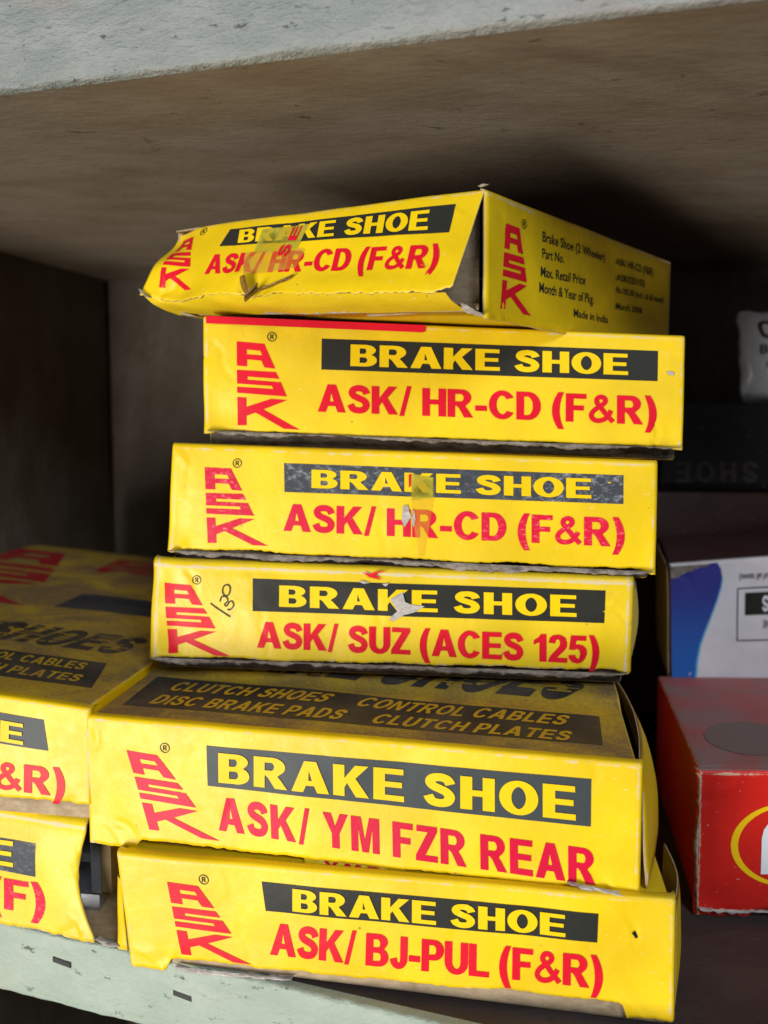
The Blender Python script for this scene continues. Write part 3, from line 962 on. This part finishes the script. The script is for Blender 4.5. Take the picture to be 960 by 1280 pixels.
def speed_letters(T, t, quad, w_, d_, text='BRAKE SHOES', mat='black_ink_dusty'):
    q = [(x / w_, y / d_) for x, y in quad]
    decal('top_title_lettering', T, textpolys(text, q, .14, .3, .42, fat=.03), mat, t, .00016, climb=.0000003)
    f = quadmap(q)
    rnd = random.Random(4)
    st = []
    for k in range(6):
        y = .12 + k * .135
        x = -.03 - .02 * rnd.random() + .08 * (1 - y)
        while x < .93:
            ln = .05 + .06 * rnd.random()
            st.append(([f(x, y), f(min(.98, x + ln), y), f(min(.98, x + ln), y + .028), f(x, y + .028)], []))
            x += ln + .03 + .04 * rnd.random()
    decal('speed_lines', T, st[::2], mat, t, .00019)
    decal('speed_lines', T, st[1::2], 'yellow_ink_dusty', t, .00022)
speed_letters(T5, t5, [(.012, .0545), (.137, .0515), (.1315, .0345), (.0045, .0375)], w5, d5)

# crumpled carton with the pen mark
t4, P4, B4 = carton('b4', 'crumpled yellow carton of the stack with the handwritten number 130', 'ASK/ SUZ (ACES 125)', D, (.0690, .0688), 43,
    tabs(.0, .0, .965, .02, .02), mats=['yellow_board_rubbed', 'grey_fibre'], dents=((.0, .12, .03, .25, -.0014), (.04, .75, .03, .2, -.0008), (.45, .0, .06, .08, -.0008), (.52, .3, .05, .2, .0007), (.97, .9, .04, .25, -.0016), (.25, .02, .1, .05, -.0006)),
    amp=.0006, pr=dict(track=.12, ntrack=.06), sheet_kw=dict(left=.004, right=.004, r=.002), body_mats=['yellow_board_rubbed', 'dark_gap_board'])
ribbon('torn_edge', (-.0676, .2289, .0730), (.0694, .2194, .0730), 260, t4, ['grey_fibre'], .0021, .0010, 25)
curved_flap('side_flap', [(.0702, .2215, .0985), (.0742, .244, .0978), (.0742, .246, .0705), (.0696, .2218, .0720)], t4, ['yellow_board_rubbed', 'grey_fibre'], .0038, seed=8)
def px4(x, y): return (.1185 + (x - 262) * .00167, .4798 - (766 - y) * .00873)
pen = []
for path, cl in (([(262.5, 754.5), (271, 760), (280, 765), (289, 770)], 0), ([(275, 752), (277, 746), (283, 746), (285, 751), (281, 755), (284, 757), (287, 752), (291, 751), (293, 756), (289, 761), (285, 761)], 0),
             ([(281, 745), (278, 740), (279, 733.5), (284, 731), (287.5, 734), (287, 741), (284, 744.5), (280.5, 744.5)], 0)):
    st = stroke([(x, -y) for x, y in path], 1.75, 5)
    pen += [([px4(a, -b) for a, b in o], []) for o, _ in st]
decal('handwritten_number', P4, pen, 'pen_ink', t4, .0002, climb=.0000003)
torn = [(.5065, .2548), (.5314, .1721), (.5388, .2835), (.5525, .307), (.5796, .3193), (.5615, .3837), (.5363, .4232), (.5148, .4969), (.5045, .4726), (.5225, .3822), (.5171, .331)]
decal('torn_and_pale_patch', P4, [(torn, [])], 'white_fibre', t4, .0006, cut=.008)
decal('arrow_print', P4, [([(.445, -.02), (.46, .035), (.487, .055), (.472, .0), (.50, -.045), (.475, -.03), (.462, .0)], [])], 'red_ink', t4, .0006)
decal('torn_and_pale_patch', P4, [([(.437, .085), (.445, .075), (.462, .092), (.449, .105)], []), ([(.488, .10), (.503, .085), (.496, .125)], [])], 'white_fibre', t4, .0005)

# taped carton
t3, P3, B3 = carton('b3', 'yellow carton of the stack with a greenish tape scrap over its title', 'ASK/ HR-CD (F&R)', D, (.1009, .0992), 34,
    tabs(.0, .0, .96, .03, .03), mats=['yellow_board', 'grey_fibre'], dents=((.015, .8, .04, .3, -.0014), (.98, .9, .03, .2, -.0009), (.5, .5, .06, .3, .0005)), amp=.0003,
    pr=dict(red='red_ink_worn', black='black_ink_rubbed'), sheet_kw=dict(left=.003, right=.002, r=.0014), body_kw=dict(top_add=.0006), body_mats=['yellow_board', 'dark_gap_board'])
ribbon('torn_edge', (-.0626, .2303, .1048), (.0758, .2208, .1020), 260, t3, ['grey_fibre'], .0017, .0008, 35)
decal('tape', P3, [([(.5037, .157), (.549, .1864), (.5503, .3727), (.529, .385), (.5072, .4031)], [])], 'yellow_tape', t3, .00045, cut=.008)
decal('tape', P3, [([(.5037, .15), (.551, .18), (.5536, .3721), (.5361, .9344), (.524, .93), (.513, .62), (.505, .41)], [])], 'clear_tape', t3, .00038, cut=.01)
decal('torn_and_pale_patch', P3, [([(.489, .455), (.499, .45), (.503, .52), (.508, .56), (.501, .60), (.494, .66), (.488, .60)], []), ([(.508, .485), (.513, .5), (.516, .58), (.513, .66), (.5085, .62), (.51, .55)], [])], 'white_fibre', t3, .0004, cut=.01)  # pale irregular patches next to the H, beside the tape
decal('red_scrap', P3, [([(.4985, .165), (.5045, .16), (.504, .27), (.500, .29)], [])], 'red_ink', t3, .0005)

# clean carton
t2, P2, B2 = carton('b2', 'clean faced yellow carton in the stack, second from its top', 'ASK/ HR-CD (F&R)', D, (.1353, .1326), 25,
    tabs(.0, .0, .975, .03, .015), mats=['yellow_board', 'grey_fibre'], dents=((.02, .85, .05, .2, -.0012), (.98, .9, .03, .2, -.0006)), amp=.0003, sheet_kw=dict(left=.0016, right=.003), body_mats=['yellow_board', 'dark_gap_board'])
ribbon('torn_edge', (-.0518, .2317, .1396), (.0848, .2293, .1364), 240, t2, ['grey_fibre'], .0013, .0006, 45)
decal('red_stripe', P2, [([(.0, -.035), (.462, -.03), (.462, .028), (.455, .035), (0, .03)], [])], 'red_ink', t2, .0004)
decal('torn_and_pale_patch', P2, [([(.966, .295), (.975, .29), (.984, .30), (.983, .33), (.974, .325)], [])], 'white_fibre', t2, .0003)

# askew carton on top: sheared open, front swollen outwards
L1 = LAY['b1']
A1, F1 = V((.0231, .2, .198)), V((.0977, .284, .198))
zb = .1700
t1 = thing('brake_shoe_carton', (.015, .27, zb), 'yellow carton lying askew on top of the stack, its front bulging and torn', 'box', GRP)
TL1 = V(L1['q'][0])
bk = F1 + (TL1 - A1)
def quad_slab(name, pts, th, mats, parent, n=10):
    a, b, c, d = [V(p) for p in pts]
    nn = (b - a).cross(d - a).normalized()
    vs, fs, mi, wear = [], [], [], []
    for lay in (0, 1):
        for i in range(n + 1):
            for j in range(n + 1):
                u, v = i / n, j / n
                p = lerp(lerp(a, b, u), lerp(d, c, u), v)
                vs.append(p + nn * (.0003 * nz(p, 60, 3)) - nn * th * lay)
                e = min(min(u, 1 - u) * (b - a).length, min(v, 1 - v) * (d - a).length)
                wear.append(math.exp(-e / .001))
    k = n + 1
    M = k * k
    for i in range(n):
        for j in range(n):
            q = (i * k + j, (i + 1) * k + j, (i + 1) * k + j + 1, i * k + j + 1)
            fs.append(q); mi.append(0)
            fs.append(tuple(M + x for x in reversed(q))); mi.append(1)
    for e in ([i * k for i in range(k)], [i * k + n for i in range(k)], list(range(k)), [n * k + j for j in range(k)]):
        for x, y in zip(e, e[1:]): fs.append((x, y, M + y, M + x)); mi.append(1)
    return build(name, vs, fs, mats, parent, True, mi, wear)
quad_slab('top_panel', [TL1 + V((.001, .001, .0004)), A1 + V((0, .001, .0004)), F1 + V((0, 0, .0004)), bk + V((0, 0, .0004))], .0005, ['yellow_board_dusty', 'raw_board'], t1)
S1 = Patch(LAY['b1side']['q'], .00025, 77)
sheet('side_panel', S1, t1, YB, left=.0, right=.001, top=.0015, nu=48, nv=12)
quad_slab('back_panel', [F1 + V((0, 0, -.0005)), bk + V((0, 0, -.0005)), V((bk.x, bk.y, zb + .002)), V((F1.x, F1.y, zb + .0008))], .0005, YB, t1)
BL1, BR1 = V((-.0632, .249, .1742)), V((.0205, .2008, zb))
quad_slab('bottom_panel', [BR1 + V((0, .001, 0)), BL1 + V((0, .001, 0)), V((bk.x, bk.y, zb + .002)), V((F1.x, F1.y, zb + .0004))], .0004, YB, t1)
quad_slab('left_panel', [TL1 + V((.0012, .002, 0)), bk + V((0, -.0005, -.0005)), V((bk.x, bk.y, zb + .003)), BL1 + V((.001, .002, .0005))], .0005, YB, t1)
P1 = Patch(L1['q'], .0006, 14, ((.42, .98, .05, .12, -.0022), (.0, .1, .08, .3, -.0036), (.13, .95, .07, .16, -.0022), (.05, .55, .05, .2, .0016), (.75, .9, .25, .12, .0006), (.36, .75, .04, .15, .0008)))
sheet('front_panel', P1, t1, YB, lambda u: 1. + .06 * math.sin(u * 9) * (u < .25) - .05 * max(0, u - .95) / .05, left=.0, right=0, top=.003, ragged=.0007)
front_print(P1, L1, t1, 'ASK/ HR-CD (F&R)')
quad_slab('inner_flap', [A1 + V((-.0290, .0190, -.0012)), A1 + V((-.0008, .0028, -.0012)), V((.0231, .2040, zb + .0008)), V((-.0050, .2202, zb + .0008))], .0004, ['yellow_board_rubbed', 'raw_board'], t1)
# lower lip folding back under the swollen front
lipc = []
nU, nV = 70, 9
vs, fs = [], []
for i in range(nU + 1):
    u = i / nU
    a = P1.pt(u * .975 + .012, 1.0)
    b = lerp(BL1, BR1, u) + V((0, 0, .0006 * nz((u, 0, 0), 9)))
    for j in range(nV + 1):
        v = j / nV
        p = lerp(a, b, v) + P1.n * (.0022 * math.sin(math.pi * v) * (1 + .5 * nz((u * 3, v, 0), 3)))
        p.z -= .0012 * math.sin(math.pi * v)
        vs.append(p)
for i in range(nU):
    for j in range(nV):
        k = nV + 1
        fs.append((i * k + j, i * k + j + 1, (i + 1) * k + j + 1, (i + 1) * k + j))
build('lower_lip', vs, fs, ['yellow_board_rubbed'], t1)
ribbon('torn_edge', lerp(BL1, BR1, .42) + V((-.0004, -.0006, .0009)), BR1 + V((.0004, -.0006, .0012)), 130, t1, ['white_fibre'], .0014, .0009, 55)
ribbon('torn_edge', P1.pt(.0, .93, .0005), P1.pt(.045, 1.05, .0005), 24, t1, ['white_fibre'], .0016, .0011, 56)
ribbon('torn_edge', V((-.0655, .2475, .1765)), V((-.057, .2455, .1735)), 24, t1, ['white_fibre'], .0016, .0013, 58)
ribbon('torn_edge', V((.0175, .1955, .1712)), V((.0235, .1996, .1690)), 24, t1, ['white_fibre'], .0016, .0013, 57)
ribbon('torn_edge', A1 + V((-.001, -.0005, .0016)), A1 + V((.0008, .0003, .0018)), 12, t1, ['white_fibre'], .0016, .0009, 59, jag=2.)
curved_flap('torn_scrap', [lerp(BL1, BR1, .30) + V((0, -.003, .0035)), lerp(BL1, BR1, .37) + V((0, -.0035, .0030)), lerp(BL1, BR1, .38) + V((0, -.001, .0002)), lerp(BL1, BR1, .31) + V((0, -.0008, .0004))], t1, ['white_fibre', 'grey_fibre'], .0006, n=10, m=6)
decal('tape', P1, [(list(L1['tape']), [])], 'yellow_tape', t1, .0004, cut=.012)
decal('tape', P1, [(list(L1['tape2']), [])], 'pale_tape', t1, .0003, cut=.012)
f = quadmap([(.438, .36), (.474, .16), (.500, .20), (.464, .42)])
st = textpolys('S', [(.452, .55), (.449, .385), (.487, .40), (.487, .55)]) + textpolys('E', [(.463, .34), (.463, .16), (.493, .17), (.493, .35)])
decal('tape_lettering', P1, [([(b_[0], b_[1]) for b_ in o], hs) for o, hs in st], 'red_ink', t1, .0006, climb=.0000003)
curved_flap('torn_tape', [P1.pt(.368, .80, .0005), P1.pt(.402, .84, .004), P1.pt(.425, 1.04, .003), P1.pt(.405, 1.02, .0005)], t1, ['brown_tape', 'brown_tape'], .0012, n=8, m=6)
curved_flap('torn_tape', [P1.pt(.52, .86, .0006), P1.pt(.545, .80, .001), P1.pt(.44, .995, .0025), P1.pt(.43, .95, .0015)], t1, ['brown_tape', 'brown_tape'], .0008, n=8, m=4)
curved_flap('torn_tape', [P1.pt(.435, .96, .002), P1.pt(.452, .92, .004), P1.pt(.43, 1.08, .004), P1.pt(.41, 1.10, .001)], t1, ['white_fibre', 'brown_tape'], .0008, n=8, m=4)
LS = LAY['b1side']
logo(S1, LS['logo'], t1)
regmark(S1, LS['reg'], t1, .0012)
for k, s in (('t1', 'Brake Shoe (2 Wheeler)'), ('t2', 'Part No.'), ('t3', 'Max. Retail Price'), ('t4', 'Month & Year of Pkg.'), ('t5', 'Made in India'),
             ('s1', ':ASK/ HR-CD (F&R)'), ('s2', ':ASK020105'), ('s3', ':` 185.00 (Incl. of all taxes)'.replace('` ', 'Rs.')), ('s4', ':March 2008')):
    small_text(s, S1, LS[k], 'black_ink', t1)

# left neighbours
t5l, P5l, B5l = carton('l5', 'long dusty yellow carton beside the stack, its top panel open to view', 'ASK/ HR-CD (F&R)', .193, (.0345, .0345), 86,
    tabs(.0, .03, .985, .01, .01), dents=((.97, .5, .04, .5, -.0005),), body_mats=['yellow_board_dusty', 'raw_board'], pr=dict(black='black_ink_grey', reg=False), sheet_kw=dict(left=.002, right=.001), body_amp=.0009)
TL5 = Top(B5l)
W5, D5 = .135, .193
def lq(pts): return [((x + W5) / W5, y / D5) for x, y in pts]
# top print is laid out from the front right corner, x to the left negative
decal('top_text_panel', TL5, [(lq([(-.118, .0325), (-.0118, .0318), (-.0058, .0112), (-.112, .0115)]), [])], 'black_ink_dusty', t5l, .00016, cut=.02)
for s, qd in (('CONTROL CABLES', [(-.066, .0305), (-.0165, .0298), (-.0145, .0238), (-.064, .0243)]), ('CLUTCH PLATES', [(-.061, .0208), (-.0125, .0198), (-.0105, .0138), (-.059, .0143)])):
    decal('top_lettering', TL5, textpolys(s, lq(qd), **IT), 'yellow_ink_dusty', t5l, .00026, climb=.0000003)
speed_letters(TL5, t5l, [(-.130 + W5, .062), (-.0095 + W5, .060), (-.0075 + W5, .041), (-.128 + W5, .042)], W5, D5)
decal('blue_band', TL5, [(lq([(-.0615, .108), (.0, .110), (.0, .087), (-.060, .0845)]), [])], 'blue_ink_dusty', t5l, .00016, cut=.03)
logo(TL5, lq([(-.134, .178), (-.128, .080), (-.0705, .082)]), t5l, 'red_ink_dusty', .00016)
logo(TL5, lq([(-.080, .178), (-.078, .148), (-.035, .150)]), t5l, 'red_ink_dusty', .00016)

L6_KW = dict(redge=lambda v: 1. - .030 * math.sin(math.pi * min(1, v * 1.05) ** 1.1) - .006, left=.002, right=0, top=.003, r=.0022)
t6l, P6l, B6l = carton('l6', 'open ended yellow carton on the shelf under the long dusty carton', 'ASK/ HR-CD (F)', .110, (0, 0), 97,
    lambda u: 1. if u > .9 else .985, mats=['yellow_board_rubbed', 'raw_board'], dents=((1.0, .45, .06, .4, -.0012), (.8, .05, .3, .15, -.0012)), amp=.0004, body_kw=dict(side_in=-.006),
    body_faces='tblk', body_mats=['raw_board', 'raw_board'], pr=dict(black='black_ink_rubbed', red='red_ink_worn', reg=False), sheet_kw=L6_KW)
curved_flap('side_flap', [(-.0712, .2052, .0195), (-.0690, .2010, .0205), (-.0672, .1994, .0012), (-.0705, .2010, .0008)], t6l, ['yellow_board', 'raw_board'], .0006, n=8, m=10)
ribbon('torn_edge', (-.0768, .2028, .0022), (-.0695, .2006, .0020), 24, t6l, ['white_fibre'], .002, .0008, 76)

# brake shoe inside the open carton
bs = thing('brake_shoe', (-.083, .214, .0006), 'grey metal brake shoe with brown lining inside the open ended carton', 'brake shoe')
def arc_solid(name, c, r0, r1, a0, a1, z0, z1, mat, parent, n=22):
    vs, fs = [], []
    for i in range(n + 1):
        a = R(a0 + (a1 - a0) * i / n)
        for r_, z in ((r0, z0), (r1, z0), (r1, z1), (r0, z1)):
            vs.append(V((c[0] + r_ * math.cos(a), c[1] + r_ * math.sin(a), z)))
    for i in range(n):
        for j in range(4):
            a, b = i * 4 + j, i * 4 + (j + 1) % 4
            fs.append((a, a + 4, b + 4, b))
    fs += [(3, 2, 1, 0), tuple(n * 4 + k for k in range(4))]
    return build(name, vs, fs, [mat], parent, False)
c_ = (-.1215, .2225)
arc_solid('metal_table', c_, .0405, .0435, -12, 78, .0085, .0265, 'metal_grey', bs)
arc_solid('friction_lining', c_, .0437, .0468, -12, 74, .0092, .0262, 'lining_brown', bs)
arc_solid('web_plate', c_, .030, .0404, -6, 74, .0005, .0050, 'metal_grey', bs)
arc_solid('web_plate', c_, .030, .0404, -6, 74, .0150, .0175, 'metal_grey', bs)

# ------------------------------------------------------------------ right-hand cartons
LR = LAY['r1']
q = [V(c) for c in LR['q']]
Br = Body(q, .085, (0, 0), 0, .0006, 5, skew=.20)
t = thing('red_carton', (.157, .26, 0), 'dusty red carton with yellow oval print standing on the shelf right of the stack', 'box')
Br.make('carton_body', t, ['red_board', 'raw_board'])
Pr = Patch(q, .00025, 6, ((.03, .9, .04, .12, -.001),))
sheet('front_panel', Pr, t, ['red_board', 'grey_fibre'], tabs(.115, 0, .955, .01, .01), left=.0012, right=.002, top=.003)
cx, cy, rx, ry = .203, .487, .134, .295
ell = lambda k: [(cx + rx * k * math.cos(R(a)), cy + ry * (1 - (1 - k) * .75) * math.sin(R(a))) for a in range(0, 360, 6)]
decal('oval_ring', Pr, [(ell(1.), [ell(.88)])], 'orange_yellow_ink', t, .0002)
wh = [(.1382, .69), (.1382, .44), (.142, .38), (.150, .345), (.162, .33), (.185, .33), (.199, .36), (.205, .42), (.205, .69), (.183, .69), (.183, .47), (.178, .44), (.165, .44), (.160, .47), (.160, .69)]
decal('oval_lettering', Pr, [(wh, [])], 'white_ink', t, .0003)
Tr = Top(Br)
el2 = [(.16 + .11 * math.cos(R(a)), .26 + .16 * math.sin(R(a))) for a in range(0, 360, 8)]
decal('top_oval_print', Tr, [(el2, [])], 'grey_print', t, .0002)
ribbon('torn_edge', (.0935, .2188, .0028), (.130, .2188, .0022), 70, t, ['white_fibre'], .0024, .0009, 66)
ribbon('torn_edge', Pr.pt(-.004, .03, .0003), Pr.pt(-.002, .98, .0003), 70, t, ['white_fibre'], .0006, .0005, 67, up=V((1, 0, 0)), jag=1.6)

LR = LAY['r2']
q = [V(c) for c in LR['q']]
Bw = Body(q, .046, (.0440, .0450), .004, .0006, 8, skew=.25)
t = thing('white_carton', (.172, .33, .0435), 'white carton with curved blue field, upside down on the red carton', 'box')
Bw.make('carton_body', t, ['maroon_board', 'raw_board'])
Pw = Patch(q, .0003, 8)
sheet('front_panel', Pw, t, ['white_board', 'grey_fibre'], None, left=0, right=.002, top=.003)
blue = [(0, .10), (.03, .085), (.06, .05), (.09, .03), (.12, .0), (.149, -.005), (.163, .05), (.1665, .12), (.160, .2135), (.146, .33), (.129, .4486), (.108, .585), (.0921, .6957), (.082, .83), (.0757, .995), (0, .995)]
cy_ = [(.163, .05), (.1665, .12), (.160, .2135), (.146, .33), (.129, .4486), (.108, .585), (.0921, .6957), (.082, .83), (.0757, .995)]
decal('blue_field', Pw, [(blue, [])], 'blue_ink', t, .00016)
decal('cyan_line', Pw, [(cy_[1:] + [(a + .0035 + .004 * i / 8, b) for i, (a, b) in list(enumerate(cy_))[:0:-1]], [])], 'cyan_ink', t, .0002)
decal('torn_and_pale_patch', Pw, [([(.0, .11), (.025, .10), (.045, .06), (.07, .055), (.085, .025), (.11, .03), (.13, .0), (.0, .0)], [])], 'grey_fibre', t, .0003)
bx = LR['box']
x0, x1, y0, y1 = .2150, .62, .2213, .668
decal('printed_frame', Pw, [([(x0, y0), (x1, y0), (x1, y1), (x0, y1)], [[(x0 + .004, y0 + .011), (x1 - .004, y0 + .011), (x1 - .004, y1 - .011), (x0 + .004, y1 - .011)]])], 'black_ink', t, .00016)
decal('printed_block', Pw, [([(.2412, .265), (.60, .265), (.60, .452), (.2412, .452)], [])], 'black_ink', t, .00016)
decal('block_lettering', Pw, textpolys('BRAKE SHOES', [(.58, .425), (.297, .425), (.297, .295), (.58, .295)], .12), 'white_ink', t, .00026, climb=.0000003)
small_text('(Inclusive of all taxes)', Pw, [(.40, .164), (.2216, .164), (.2216, .112), (.40, .112)], 'black_ink', t, bold=.018)
small_text('BRAKE SHOE', Pw, [(.45, .56), (.30, .56), (.30, .50), (.45, .50)], 'black_ink', t, bold=.02)
curved_flap('side_panel', [(.1104, .3062, .0886), (.1208, .350, .0915), (.1235, .350, .0445), (.1133, .3062, .0442)], t, ['orange_board', 'raw_board'], -.0004, n=8, m=8)

def plain_carton(name, label, q, depth, zb, mats, seed, dz=0.):
    q = [V(c) for c in q]
    B = Body(q, depth, zb, dz, .0005, seed)
    base = sum((B.c[k] for k in (0, 1, 4, 5)), V()) / 4
    t = thing(name, base, label, 'box')
    B.make('carton_body', t, mats, n=(16, 10, 6))
    P = Patch(q, .0003, seed)
    sheet('front_panel', P, t, mats, None, left=.001, right=.001, top=.003, nu=30, nv=8)
    return t, P, B
tm, Pm, Bm = plain_carton('maroon_carton', 'dark maroon carton standing behind the white and blue carton', [(.112, .3585, .1120), (.252, .3585, .1120), (.252, .3585, 0), (.112, .3585, 0)], .045, (0, 0), ['maroon_board', 'maroon_board'], 4)
tk, Pk, Bk = plain_carton('black_carton', 'black carton with upside down faint lettering lying on the maroon carton', LAY['r3']['q'], .042, (.1135, .1135), ['dark_board', 'dark_board'], 5)
sh = LAY['r3']['shoe']
decal('faint_lettering', Pk, textpolys('SHOE', [sh[2], sh[3], sh[0], sh[1]], .28), 'faint_print', tk, .0003, climb=.0000003)

# crumpled plastic packet on the black carton
pk = thing('plastic_packet', (.19, .372, .1530), 'crumpled white plastic packet with black lettering on the black carton', 'packet')
class Pillow:
    W, H = .055, .041
    def pt(s, u, v, off=0.):
        x, z = .1625 + .055 * u, .1945 - .041 * v
        e = max(0, math.sin(math.pi * u)) ** .55 * max(0, math.sin(math.pi * v)) ** .55
        e *= .55 + .5 * abs(nz((x, 0, z), 60, 2)) + .4 * abs(nz((x, 0, z), 130, 6))
        x += .004 * (v - .3) * (1 - u) + .0015 * nz((z, 0, 0), 160)
        z += .0012 * nz((x, 0, 0), 130)
        return V((x, .3745 - .009 * e + .0012 * nz((x, 1, z), 210) * e - off, z))
pw = Pillow()
vs, fs = [], []
n = 34
for side in (1, 0):
    for i in range(n + 1):
        for j in range(n + 1):
            p = pw.pt(i / n, j / n)
            vs.append(p if side else V((p.x, .3760 + (.3745 - p.y) * .5, p.z)))
for s in (0, 1):
    o = s * (n + 1) ** 2
    for i in range(n):
        for j in range(n):
            a = o + i * (n + 1) + j
            fs.append((a, a + 1, a + n + 2, a + n + 1) if not s else (a, a + n + 1, a + n + 2, a + 1))
build('bag', vs, fs, ['packet_white'], pk)
for s, qd in (('CH', [(.12, .10), (.38, .10), (.38, .29), (.12, .29)]), ('BRAKE', [(.13, .36), (.50, .36), (.50, .46), (.13, .46)]), ('BRAKE', [(.18, .55), (.36, .55), (.36, .61), (.18, .61)])):
    decal('packet_lettering', pw, textpolys(s, qd, .12), 'black_ink', pk, .0006, cut=.05, climb=.0000003)
